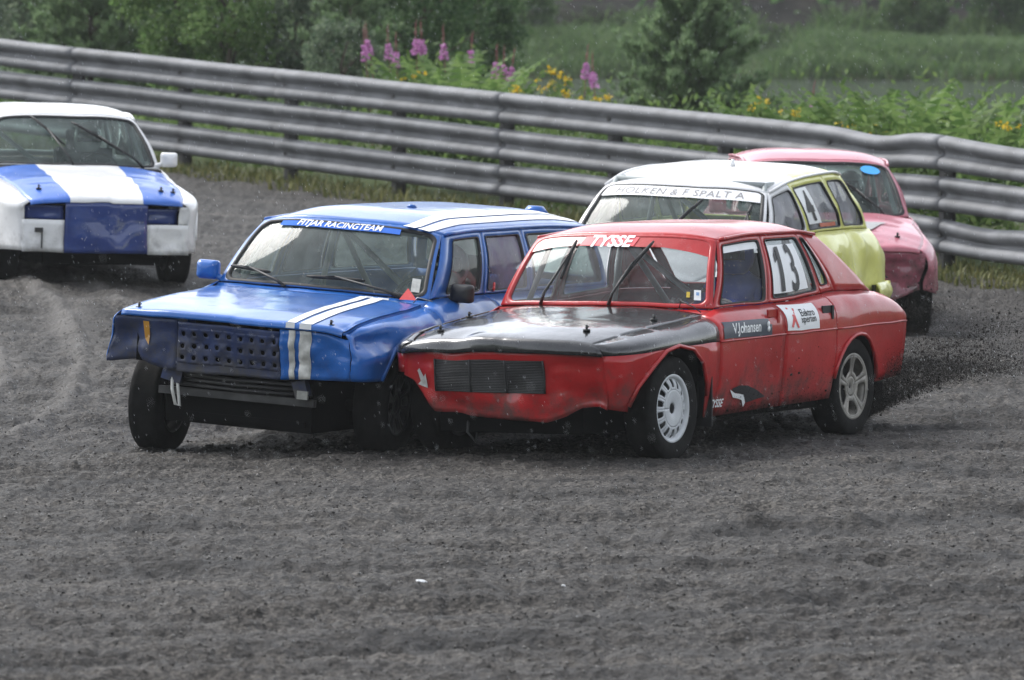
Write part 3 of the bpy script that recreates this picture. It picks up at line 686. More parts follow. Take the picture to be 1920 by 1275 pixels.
        # bonnet
        mb = MB(); mfn = s.get('hood_mfn')
        hw = s.get('hoodw', 1.0); hl = Vector((0, 0, s.get('hoodlift', 0)))
        mb.grid(lambda a, t: c.hood(a, t) + hl, tilemap(-hw, hw, 40), tilemap(0, 1, 30), 0, mfn)
        lip = s.get('lip', .035)
        def lipf(a, t):
            p = c.hood(a, 1); zz = p.z - lip * t; k = c.side_y(c.xn, min(zz, float(c.zs(c.xn)))) / float(c.ws(c.xn)) if s.get('hood_side') else 1
            return Vector((p.x + .012 * math.sin(t * 1.57), p.y * k, zz)) + hl
        mb.grid(lipf, tilemap(-hw, hw, 40), tilemap(0, 1, 3), 0, (lambda a, t: mfn(a, 1)) if mfn else None)
        if hw < 1:
            for sg in (hw, -hw): mb.grid(lambda t, q: c.hood(sg, t) + hl + Vector((0, 0, -.022 * q)), tilemap(0, 1, 30), tilemap(0, 1, 2))
        if s.get('hood_side'):
            for sg in (1, -1): mb.grid(lambda x, v: c.side(x, v, sg), c.xs(s['hood_side'], c.xn), tilemap(1.0, 2, 7))
        c.bonnet = c.P(mb, 'bonnet', s['hoodmat'], .008)
        # scuttle between bonnet and windscreen
        mb = MB()
        def scut(a, t):
            p0 = c.hood(a, 0) + Vector((-.012, 0, -.012)); p1 = c.wscreen(a, -.03); return p0.lerp(p1, t) + Vector((0, 0, -.02 * math.sin(math.pi * t)))
        mb.grid(scut, tilemap(-1, 1, 24), tilemap(0, 1, 5)); c.P(mb, 'scuttle', s.get('scutmat', B))
        # windscreen
        mb = MB(); mw = s['wsm']; inner = (-1 + mw[0], 1 - mw[0], mw[1], 1 - mw[2]); loop = rrect(8, .22, .09)
        ring(mb, c.wscreen, (-1, 1, 0, 1), inner, loop); c.P(mb, 'windscreen_frame', s.get('wsframe', B), .015)
        mb = MB(); pane(mb, c.wscreen, inner, loop, -.008, 1); c.wsglass = mb.build('windscreen', s['wsglass'], root, True, c.deform)
        mb = MB(); seal(mb, c.wscreen, inner, loop, .018, .003, 1, 2.2); mb.build('windscreen_seal', M['rubber'] if not s.get('wsseal') else s['wsseal'], c.wsglass, True, c.deform)
        c.wsinner = inner
        # roof
        mb = MB(); mb.grid(c.roof, tilemap(-1, 1, 28), tilemap(0, 1, 26), 0, s.get('roof_mfn')); c.roofo = c.P(mb, 'roof', s.get('roofmat', B), .01)
        # back window and tail
        mb = MB(); inner = (-.9, .9, .1, .9); ring(mb, c.rscreen, (-1, 1, 0, 1), inner, loop); c.P(mb, 'rear_window_frame', s.get('rearmat', B), .012)
        mb = MB(); pane(mb, c.rscreen, inner, loop, 0); mb.build('rear_window', s['glass'], root, True, c.deform)
        if c.xD0 > c.xt + .1:
            mb = MB(); mb.grid(lambda a, t: c.top(a, t, c.xD0, c.xt, -.05, -.03, .02), tilemap(-1, 1, 16), tilemap(0, 1, 10)); c.P(mb, 'boot_lid', s.get('rearmat', B))
        mb = MB(); xt = c.xt; zb = float(c.zb(xt)); zt = float(c.zs(xt))
        mb.grid(lambda a, t: Vector((xt - .03 * (1 - a * a), a * c.side_y(xt, zb + (zt - zb) * t), zb + (zt - zb) * t)), tilemap(-1, 1, 14), tilemap(0, 1, 8)); c.P(mb, 'tail_panel', s.get('rearmat', B))
        # floor, engine bay and wheel wells
        mb = MB(); uf = s.get('floor', .20)
        mb.box(((c.xt + .1 - .45) / 2, 0, uf + .06), (abs(c.xt + .1 + .45), 1.36, .12)); mb.box((.06, 0, (s.get('sump', .16) + .60) / 2), (.92, .96, .60 - s.get('sump', .16))); mb.box((-.30, 0, .30), (.5, 1.3, .22)); mb.box((-.46, 0, .50), (.08, 1.5, .56))
        wb = s['wb']; mb.box((-wb, 0, .45), (.9, 1.06, .34)); mb.box((-wb - .46, 0, .52), (.05, 1.45, .3)); mb.box((-wb + .46, 0, .38), (.05, 1.45, .3)); mb.box((-.9, 0, .33), (.8, 1.5, .1)); mb.box((-wb/2, .70, .30), (wb - .95, .1, .14)); mb.box((-wb/2, -.70, .30), (wb - .95, .1, .14))
        for k in (0, -wb):
            mb.tube([(k, -.66, .31), (k, .66, .31)], .035, 8)
        mb.build('underbody', M['void'], root, False)
        for k, nm in ((1, 'a'), (-1, 'b')): pass
        # cabin: dashboard, seats, roll cage, steering wheel
        zA = float(c.zs(c.xA0)); mb = MB(); mb.box((c.xA0 - .02, 0, zA - .10), (.34, 1.30, .12)); mb.box((c.xA0 + .02, 0, zA - .3), (.2, 1.3, .4)); mb.build('dashboard', M['cabin'], root, False)
        xs_ = c.xA1 - .78
        for sy in (.36,):
            mb = MB(); mb.box((xs_ + .22, sy, .36), (.52, .48, .13)); mb.box((xs_ - .08, sy, .68), (.13, .48, .66), Matrix.Rotation(R(-14), 3, 'Y')); mb.box((xs_ - .02, sy + .22, .62), (.2, .05, .44), Matrix.Rotation(R(-14), 3, 'Y')); mb.box((xs_ - .02, sy - .22, .62), (.2, .05, .44), Matrix.Rotation(R(-14), 3, 'Y'))
            mb.box((xs_ - .19, sy, 1.05), (.09, .26, .22), Matrix.Rotation(R(-14), 3, 'Y')); mb.build('seat', M['fabric'], root, False)
        zr = float(c.zr(c.xA1 - .5)); wr = float(c.wr(c.xA1 - .5)); xb = xs_ - .24
        for sy in (1, -1):
            mb = MB(); mb.tube([(c.xA0 - .25, sy * .62, .35), (c.xA0 - .16, sy * .63, zA), (c.xA1 - .08, sy * (wr - .07), zr - .03), (xb, sy * (wr - .06), zr - .01)], .02, 8); mb.tube([(xb, sy * .64, .3), (xb, sy * .62, zA), (xb, sy * (wr - .06), zr - .01)], .02, 8); mb.tube([(xb, sy * (wr - .06), zr - .02), (xb - .95, sy * .5, .5)], .02, 8)
            mb.tube([(c.xA0 - .25, sy * .64, .55), (xb, sy * .64, .6)], .02, 8)
            mb.build('roll_cage', M['cage'], root)
        mb = MB(); mb.tube([(xb, -wr + .06, zr - .01), (xb, wr - .06, zr - .01)], .02, 8); mb.tube([(xb, -wr + .06, zr - .04), (xb, .62, .4)], .02, 8); mb.tube([(c.xA1 - .08, -wr + .07, zr - .03), (c.xA1 - .08, wr - .07, zr - .03)], .02, 8); mb.build('roll_cage', M['cage'], root)
        mb = MB(); cx, cz = xs_ + .52, zA - .06; rot = Matrix.Rotation(R(62), 3, 'Y')
        pts = [Vector((cx, .36, cz)) + rot @ Vector((.17 * math.cos(2 * math.pi * k / 24), .17 * math.sin(2 * math.pi * k / 24), 0)) for k in range(25)]
        mb.tube(pts, .014, 6, cap=False)
        for k in range(3): mb.tube([Vector((cx, .36, cz)), Vector((cx, .36, cz)) + rot @ Vector((.165 * math.cos(2.09 * k), .165 * math.sin(2.09 * k), 0))], .011, 5)
        mb.tube([(cx, .36, cz), (cx + .35, .36, cz - .16)], .02, 6); mb.build('steering_wheel', M['black'], root); c.steer = (cx, .36, cz); c.seatx = xs_
    def wheel(c, x, sg, rad, width, rimr, style, rimmat, steer=0, yoff=.80, camber=0):
        """one wheel standing on the ground under the leaning body"""
        lo = Vector((x, sg * (yoff - width / 2), rad)); wp = c.mat @ lo
        gz = tz(wp.x, wp.y) - .012 + rad; k = (gz - wp.z); lo.z += k
        e = bpy.data.objects.new('wheel', None); e.empty_display_size = .1; COL.objects.link(e); e.parent = c.root; e.location = lo; e.rotation_euler = (camber, 0, steer)
        h = width / 2
        prof = [(rimr, -h*.86), (rimr + .02, -h*.97), (rad - .045, -h*1.02), (rad - .012, -h*.93)] + [(rad, -h*.8 + h*1.6*i/6) for i in range(7)] + [(rad - .012, h*.93), (rad - .045, h*1.02), (rimr + .02, h*.97), (rimr, h*.86)]
        def kn(kk, j):
            if 4 <= j <= 10: return (-.009 if ((kk + (j % 2) * 2) % 4 == 0 or j in (6, 8)) else 0)
            return 0
        mb = MB(); mb.lathe(prof, 72, fn=kn); mb.build('tyre', M['tyre'], e, True)
        S_out = h * .86 * sg
        # rim: barrel + face with real openings
        mb = MB(); mb.lathe([(rimr + .004, -h*.86), (rimr - .012, -h*.80), (rimr - .022, -h*.5), (rimr - .022, h*.5), (rimr - .012, h*.80), (rimr + .004, h*.86)], 48)
        if style == 'slots':
            n = 14; r0, r1 = rimr * .56, rimr * .93
            def yo(r): return S_out * (1.02 - .30 * math.exp(-((r - rimr * .93) / (rimr * .16)) ** 2) - .22 * math.exp(-(r / (rimr * .22)) ** 2))
            def S(a, r): return Vector((r * math.cos(a), yo(r), r * math.sin(a)))
            lp = rrect(3, .5, .5)
            for k in range(n):
                a0, a1 = 2*math.pi*k/n, 2*math.pi*(k+1)/n; d = a1 - a0; ring(mb, S, (a0, a1, r0, r1), (a0 + d*.24, a1 - d*.24, r0 + .012, r1 - .012), lp)
            mb.grid(S, tilemap(0, 2*math.pi, 42), [rimr * .16, rimr * .22, rimr * .3, rimr * .4, rimr * .5, r0]); mb.grid(S, tilemap(0, 2*math.pi, 42), [r1, rimr * .97, rimr])
        else:
            n = 5 if style == 'five' else 8; r0, r1 = rimr * .30, rimr * .94
            def yo(r): return S_out * (.62 + .36 * (r / rimr) ** .8)
            def S(a, r): return Vector((r * math.cos(a), yo(r), r * math.sin(a)))
            lp = rrect(4, .45, .45); f_ = .17 if style == 'five' else .25
            for k in range(n):
                a0, a1 = 2*math.pi*k/n + .3, 2*math.pi*(k+1)/n + .3; d = a1 - a0; ring(mb, S, (a0, a1, r0, r1), (a0 + d*f_, a1 - d*f_, r0 + .03, r1 - .01), lp)
            mb.grid(S, tilemap(0, 2*math.pi, 30), [.005, rimr * .15, rimr * .24, r0]); mb.grid(S, tilemap(0, 2*math.pi, 40), [r1, rimr * .97, rimr])
        ro = mb.build('rim', rimmat, e, True, outward=(0, 0, 0)); md = ro.modifiers.new('thickness', 'SOLIDIFY'); md.thickness = .008; md.offset = 0
        mb = MB(); mb.lathe([(.001, -h*.3*sg), (rimr*.8, -h*.3*sg), (rimr*.8, -h*.5*sg)], 24); mb.lathe([(.001, h*.62*sg), (.022, h*.6*sg), (.026, h*.2*sg)], 12); mb.build('brake_drum', M['rimdark'], e, True)
        return e
    def wiper(c, s0, b0, s1, b1, s2, b2, h=.028, name='wiper'):
        """arm from its pivot (s0,b0) to the blade, blade from (s1,b1) to (s2,b2) on the windscreen"""
        def W(s, b, o): return c.wscreen(s, b) + Vector((.72, 0, .69)) * o
        e = MB(); mid = ((s1+s2)/2, (b1+b2)/2)
        e.tube([W(s0, b0, .012), W(s0 * .8 + mid[0] * .2, b0 * .8 + mid[1] * .2, .04), W(*mid, .034)], [.012, .009, .006], 6)
        bl = MB(); pts = [W(s1 + (s2-s1)*k/8, b1 + (b2-b1)*k/8, .018) for k in range(9)]; bl.tube(pts, [.006] + [.012] * 7 + [.006], 5)
        for k in (1, 3, 5, 7): bl.tube([W(s1 + (s2-s1)*k/8, b1 + (b2-b1)*k/8, .02), W(*mid, .034)], .004, 4)
        a = e.build(name, M['black'], c.root, True, c.deform); bl.build('wiper_blade', M['rubber'], a, True, c.deform); return a
    def pin(c, p, n=Vector((0, 0, 1))):
        mb = MB(); p = c.deform(Vector(p)); mb.tube([p, p + n * .012], .022, 10); mb.tube([p + n * .01, p + n * .038], .008, 6); mb.tube([p + n * .026 + Vector((-.03, 0, 0)), p + n * .026 + Vector((.03, .01, 0))], .004, 5); mb.build('bonnet_pin', M['black'], c.root)
    def mirror(c, p, sg, mats, size=(.07, .15, .105)):
        mb = MB(); p = Vector(p)
        loop = rrect(4, .4, .35)
        def S(a, b): return Vector((p.x, p.y, p.z))
        vv = []; ff = []; n = len(loop); ks = [(-.9, .75), (-.6, .98), (0, 1), (.5, .9), (.85, .6), (1.0, .25)]
        for (xx, k) in ks:
            for q in loop: vv.append((p.x + xx * size[0] * .5, p.y + q[0] * size[1] * .5 * k, p.z + q[1] * size[2] * .5 * k))
        for i in range(len(ks) - 1):
            for j in range(n): ff.append((i*n+j, i*n+(j+1) % n, (i+1)*n+(j+1) % n, (i+1)*n+j))
        ff.append(tuple(range(n))); ff.append(tuple((len(ks)-1)*n + j for j in range(n)))
        mb.add(vv, ff); mb.tube([p + Vector((0, -sg * size[1] * .4, -size[2] * .3)), p + Vector((-.03, -sg * (size[1] * .5 + .07), -size[2] * .55))], .02, 8)
        mb.build('mirror', mats, c.root)

def arch_pts(cx, cz, r, a0, a1, n=12): return [(cx + r * math.cos(R(a0 + (a1 - a0) * i / n)), cz + r * math.sin(R(a0 + (a1 - a0) * i / n))) for i in range(n + 1)]
def fascia_grid(c, name, y0, y1, zlo, zhi, mats, n=(20, 10), off=0, solid=.006, parent=None):
    """sheet on the nose; zlo / zhi may be functions of y"""
    fl = zlo if callable(zlo) else (lambda y: zlo); fh = zhi if callable(zhi) else (lambda y: zhi)
    mb = MB(); mb.grid(lambda y, t: c.fascia(y, float(fl(y)) + (float(fh(y)) - float(fl(y))) * t) + Vector((off, 0, 0)), tilemap(y0, y1, n[0]), tilemap(0, 1, n[1]))
    return c.P(mb, name, mats, solid, parent=parent, ref=(0, 0, .45))
def hood_top(c, s): return float(c.hood(s, 1).z)

M['red'] = paint('red_race_paint', (.41, .006, .008), dirt=.85, rough=.36, coat=.6, wear=.22)
M['blackhood'] = paint('satin_black_bonnet', (.016, .017, .019), dirt=.25, rough=.26, wear=.3, coat=1.0, zlo=.3, zhi=.6)
M['blue'] = paint('blue_race_paint', (.010, .115, .43), dirt=.55, rough=.28, coat=.6, wear=.25)
M['bluedirty'] = paint('mud_caked_blue_sheet', (.014, .032, .11), dirt=.95, rough=.55, wear=.5, coat=.2, dirtcol=(.062, .059, .056), zlo=.4, zhi=1.1)
M['wht'] = paint('white_race_paint', (.72, .72, .72), dirt=.5, rough=.4, coat=.5, wear=.08, zlo=.15, zhi=.65)
M['navy'] = paint('dark_blue_panel', (.014, .040, .19), dirt=.3, rough=.42, wear=.2, zlo=.2, zhi=.6)
M['midblue'] = paint('mid_blue_panel', (.03, .13, .50), dirt=.15, coat=.5, rough=.36, wear=.15)
M['yellow'] = paint('yellow_race_paint', (.74, .73, .20), dirt=.35, rough=.4, coat=.5, wear=.12, zlo=.4, zhi=.9)
M['pink'] = paint('pink_race_paint', (.46, .14, .18), dirt=.6, rough=.42, coat=.5, wear=.14, zlo=.45, zhi=.9)
M['pinkdirty'] = paint('muddy_pink_paint', (.36, .085, .13), dirt=.9, rough=.6, wear=.35, zlo=.3, zhi=1.1)
M['greyprimer'] = simple('grey_primer', (.33, .33, .33), .55)
M['glass_red'] = glass('grey_windscreen', (.70, .72, .72), .22, (.22, .22, .22), ior=1.33)
M['glass'] = glass('side_glass', (.72, .76, .76), .12)
M['glass_green'] = glass('green_windscreen', (.66, .76, .73), .16, (.32, .38, .36), ior=1.33)
M['clear'] = glass('clear_side_glass', (.95, .96, .96), .02, ior=1.15)
M['plex'] = glass('scuffed_plastic_window', (.60, .62, .64), .55, (.36, .36, .39))
M['plexblue'] = glass('milky_plastic_window', (.5, .5, .55), .72, (.22, .22, .29))

# ------------------------------------------------------------------ RED saloon number 13
c = Car('racing_car', 'red saloon racing car with black bonnet and number 13 on the rear side window', 'racing cars on the track',
  [0.2520, 36.5348, 0.0422, -2.07026, -0.012635, 0.017675], dict(
  wb=2.473, xn=.64, xt=-3.27, xcowl=-.56, nosebow=.10, A=(-.68, -.95), D=(-2.92, -2.33), crown=.04, pw=3.6, noise=.0035, rcrown=.072, tuck=.055, cbow=.05, ftop=.635, rake=.10, lip=.072, crumple=.04, right_v0={'front_wing': .62},
  w=[(-3.27,.805),(-3.1,.825),(-2.5,.845),(-1,.85),(0,.848),(.3,.835),(.48,.79),(.58,.73),(.64,.67)],
  ws=[(-3.27,.70),(-2.9,.715),(-2.3,.735),(-1.4,.745),(-.68,.735),(-.5,.72),(0,.70),(.3,.675),(.5,.645),(.64,.60)],
  zs=[(-3.27,.81),(-3.17,.862),(-2.92,.905),(-2.3,.92),(-2.1,.905),(-1.4,.872),(-.7,.865),(-.56,.835),(-.3,.812),(0,.785),(.3,.752),(.5,.722),(.64,.695)],
  zc=[(-3.27,.708),(-1.8,.69),(-.6,.676),(0,.662),(.4,.640),(.64,.628)],
  zr=[(-.95,1.268),(-1.4,1.294),(-2.0,1.296),(-2.33,1.272)], wr=[(-.95,.615),(-1.6,.625),(-2.33,.60)],
  zb=[(-3.27,.36),(-2.82,.335)] + [(x, z) for x, z in arch_pts(-2.473, .315, .335, 176, 8)] + [(-2.13,.262),(-.42,.225),(-.41,.236),(-.37,.43),(-.30,.56),(-.17,.645),(.02,.672),(.17,.645),(.30,.565),(.40,.44),(.465,.33),(.475,.298),(.64,.32)],
  arches=[[(-.385,.36),(-.37,.43),(-.30,.56),(-.17,.645),(.02,.672),(.17,.645),(.30,.565),(.40,.44),(.465,.33)], arch_pts(-2.473, .315, .337, 172, 12)],
  panels=[('front_wing', -.53, .64, 0, 1.0, None), ('front_door', -1.42, -.53, 0, 2, None), ('rear_door', -2.14, -1.42, 0, 2, None), ('rear_quarter', -3.27, -2.14, 0, 2, None)],
  cells=[((-.68, -1.40, -.95, -1.50), (.10, .07, .04, .085), (.12, .10), M['clear'], None), ((-1.40, -2.14, -1.50, -2.02), (.09, .06, .06, .085), (.12, .10), None, None),
         ((-2.14, -2.36, -2.02, -2.10), (.10, .30, .12, .10), (.4, .35), None, None), ((-2.36, -2.90, -2.10, -2.32), None, None, None, None)],
  body=M['red'], hoodmat=M['blackhood'], hood_side=-.53, glass=M['glass'], wsglass=M['glass_red'], wsm=(.045, .03, .04), wsseal=M['red'],
  dents=[(.66, -.28, .68, .12, -.02, 0, -.014), (.66, -.14, .70, .07, .005, 0, .012), (.64, .06, .70, .08, 0, 0, .008), (.66, .02, .66, .07, -.02, 0, 0), (.45, .80, .42, .14, .01, -.035, 0), (.60, .58, .38, .10, -.05, 0, 0), (.66, -.3, .30, .09, -.05, 0, .01), (.66, .12, .32, .10, .03, 0, 0), (.5, .72, .48, .09, .02, .02, 0), (.66, .0, .3, .3, -.05, 0, 0), (-3.1, .8, .42, .25, 0, -.03, 0), (-2.7, .83, .6, .2, 0, -.015, 0), (-1.2, .85, .45, .3, 0, -.014, 0), (-2.35, .76, .80, .07, 0, -.03, 0)]))
RED = c; c.common()
# nose: crumpled red sheet, dark mesh grille
zfb = lin([(-.68,.50),(-.60,.46),(-.46,.285),(-.2,.262),(.10,.245),(.31,.235),(.42,.27),(.52,.325),(.60,.335),(.68,.31)])
ft = lambda y: hood_top(c, max(-1, min(1, y / .62))) - .062
fas = fascia_grid(c, 'nose_panel', -.67, .67, zfb, ft, M['red'], (44, 14))
mb = MB()   # radiator grille: backing, 20 fins, uprights
gy0, gy1, gz0, gz1 = -.43, .31, .405, .60
mb.grid(lambda y, z: c.fascia(y, z) + Vector((.006, 0, 0)), tilemap(gy0, gy1, 14), tilemap(gz0, gz1, 6))
gr = mb.build('grille', M['black'], c.root, True, c.deform)
for i in range(20):
    z = gz0 + .006 + (gz1 - gz0 - .012) * i / 19; mb = MB(); mb.tube([c.fascia(gy0 + (gy1 - gy0) * k / 12, z) + Vector((.011, 0, 0)) for k in range(13)], .0032, 4); mb.build('grille_bar', M['rimdark'], gr, True, c.deform)
for y in (gy0, -.18, .06, gy1):
    mb = MB(); mb.tube([c.fascia(y, gz0 + (gz1 - gz0) * k / 5) + Vector((.012, 0, 0)) for k in range(6)], .006, 4); mb.build('grille_bar', M['black'], gr, True, c.deform)
# white arrow painted at the tow point
A = [(-.055,.045),(-.040,.058),(-.005,.012),(.012,.030),(.018,-.048),(-.058,-.030),(-.036,-.012)]
c.map_decal('arrow_sticker', lambda u, v: c.fascia(-.515 + u, .475 + v * 1.1) + Vector((.007, 0, 0)), A, [tuple(range(7))], M['dirtywhite'])
# body crease trim
for sg in (1, -1):
    for (a, b) in ((-1.415, -.535), (-2.135, -1.425), (-3.26, -2.145)):
        mb = MB(); mb.tube([Vector((x, sg * (c.side_y(x, float(c.zc(x))) + .004), float(c.zc(x)))) for x in tilemap(a, b, 12)], .006, 6); mb.build('side_trim', M['red'], c.root, True, c.deform)
# sun strip with lettering
wi = c.wsinner
c.patch('sun_strip', lambda s, b: c.wscreen(s, b) + Vector((.7, 0, .7)) * .001, -.94, .94, .80 - .0, .945, M['red'], (30, 4))
strip = lin([(-1,.745),(-.6,.80),(0,.80),(.5,.795),(.8,.74),(.94,.70)])
c.patch('sun_strip', lambda s, t: c.wscreen(s, float(strip(s)) + (.80 - float(strip(s))) * t) + Vector((.7, 0, .7)) * .001, -.94, .94, 0, 1, M['red'], (30, 2))
ws_w, ws_h = .66, .47
c.patch('lettered_patch', lambda s, b: c.wscreen(s + (b - .87) * .25, b) + Vector((.7, 0, .7)) * .005, -.38, .21, .80, .945, simple('bright_red_vinyl', (.70, .025, .05), .4, var=.05), (14, 3))
tv, tf = text2d('TYSSE', .115, .004, .25)
c.map_decal('lettering', lambda u, v: c.wscreen(-.075 + u / ws_w, .872 + v / ws_h) + Vector((.7, 0, .7)) * .008, tv, tf, M['white'])
c.wiper(-.56, -.02, -.43, .30, -.44, .86); c.wiper(.10, -.02, .12, .16, .40, .86)
# stickers at the foot of the windscreen
c.patch('sticker', lambda s, b: c.wscreen(s, b) + Vector((.7, 0, .7)) * .004, .84, .90, .09, .22, M['white'], (3, 3)); c.patch('sticker', lambda s, b: c.wscreen(s, b) + Vector((.7, 0, .7)) * .004, .775, .805, .12, .19, simple('yellow_sticker', (.6, .42, .04), .5), (2, 2))
c.patch('sticker', lambda s, b: c.wscreen(s, b) + Vector((.7, 0, .7)) * .006, .86, .885, .15, .19, simple('pale_blue_print', (.2, .35, .6), .5), (2, 2))
# side windows: number 13, white top strip
S, inn, sn = c.win0
def on(S, sn, o=.006): return lambda u, v: S(u, v) + nrm(S, u, v) * sn * o
c.patch('window_strip', on(S, sn, -.009), .11, .92, .80, .905, M['white'], (8, 2))
S2, inn2, sn2 = c.win1
for u0, u1 in ((.085, .80),): c.patch('number_panel', on(S2, sn2, -.004), u0, u1, .12, .83, M['white'], (4, 6))
for ch, uc in (('1', .29), ('3', .58)):
    tv, tf = text2d(ch, .36, .005, 0)
    if ch == '1': c.patch('number', on(S2, sn2, .003), .275, .345, .14, .80, M['ink'], (3, 10)); tv, tf = [(-.010,.12),(-.010,.055),(-.055,.035),(-.055,.075)], [(0,1,2,3)]
    c.map_decal('number', (lambda uc: lambda u, v: on(S2, sn2, .001)(uc + u * (1.0 if uc < .4 else .72) / .68 , .47 + v * 2.3 / .83))(uc), tv, tf, M['ink'])
# stickers on the doors
sf = c.side_fn(1, .004); sf2 = c.side_fn(1, .007)
c.patch('name_sticker', sf, -1.235, -.585, .69, .755, simple('slate_sticker', (.035, .045, .07), .4), (16, 4)); c.patch('name_sticker', sf, -1.20, -.60, .755, .790, simple('slate_sticker_top', (.035, .045, .07), .4), (16, 3))
tv, tf = text2d('V.Johansen', .085, .002, .1); c.map_decal('lettering', lambda u, v: sf2(-.89 - u * 1.0, .738 + v), tv, tf, M['white'])
mb = MB()
for zz in (.757, .728): mb.tube([sf(-1.185, zz), sf2(-1.185, zz)], .018, 10)
mb.build('badge', M['white'], c.root, True, c.deform)
c.patch('sponsor_sticker', sf, -1.885, -1.445, .705, .862, M['white'], (12, 8))
X1 = [(-.045,.062),(-.022,.064),(.005,.012),(.03,.060),(.048,.056),(.018,-.004),(.052,-.066),(.028,-.068),(0,-.022),(-.028,-.066),(-.052,-.060),(-.014,.004)]
c.map_decal('logo', lambda u, v: sf2(-1.555 - u * 1.1, .785 + v * .95), X1, [tuple(range(12))], M['lampred'])
for tx, zz in (('Elektro', .812), ('xperten', .762)):
    tv, tf = text2d(tx, .062, .0008); c.map_decal('lettering', (lambda zz: lambda u, v: sf2(-1.745 - u, zz + v))(zz), tv, tf, M['ink'])
tv, tf = text2d('TYSSE', .07, .002, .2); c.map_decal('lettering', lambda u, v: sf2(-.53 - u * .95, .305 + v * .95), tv, tf, M['white'])
cl = [(0,.07),(.08,.045),(.14,.04),(.21,.03),(.245,-.02),(.225,-.045),(.19,.0),(.13,.012),(.06,.02)]
c.map_decal('side_graphic', lambda u, v: sf2(-.69 - u, .31 + v), cl, [tuple(range(9))], M['white'])
bl = [(.03,.078),(.12,.095),(.25,.09),(.40,.055),(.52,.01),(.40,.0),(.26,-.015),(.24,.0),(.20,.036),(.12,.05),(.06,.055)]
c.map_decal('side_graphic', lambda u, v: sf2(-.69 - u, .305 + v), bl, [tuple(range(11))], M['ink'])
# door handles, rear vent hole, bonnet pins, mud flap, tow loop, wire
for sg in (1, -1):
    for x in (-1.33, -2.08):
        mb = MB(); z = .80; p = Vector((x, sg * (c.side_y(x, z) + .006), z)); mb.box(p, (.025, .02, .085)); mb.box(p + Vector((.07, -sg*.006, .02)), (.11, .012, .045)); mb.build('door_handle', M['rubber'] if x < -2 else M['red'], c.root, False)
    mb = MB(); mb.box((-.44, sg * .73, .32), (.012, .22, .30)); mb.build('mud_flap', M['rubber'], c.root, False)
for (s, t) in ((-.74, .86), (.70, .80), (.88, .36), (-.86, .40)): c.pin(c.hood(s, t))
mb = MB(); mb.tube([c.wscreen(.72, -.03) + Vector((.0, 0, .01)), c.wscreen(.76, -.0) + Vector((.05, 0, .04)), c.wscreen(.86, -.02) + Vector((.04, 0, .015)), c.wscreen(.93, -.06) + Vector((.05, 0, .0))], .004, 5); mb.build('cable', M['black'], c.root)
mb = MB(); mb.tube([(.50, -.30, .25), (.55, -.28, .16), (.52, -.24, .10), (.48, -.25, .18), (.46, -.28, .25)], .008, 5); mb.build('tow_loop', M['rimdark'], c.root)
W1 = c.wheel(0, 1, .308, .19, .200, 'slots', M['rimwhite'], R(-1), .815); c.wheel(0, -1, .308, .19, .200, 'slots', M['rimdark'], R(-1), .815)
c.wheel(-2.473, 1, .302, .19, .205, 'five', M['rimgrey'], 0, .815); c.wheel(-2.473, -1, .302, .19, .205, 'five', M['rimgrey'], 0, .815)

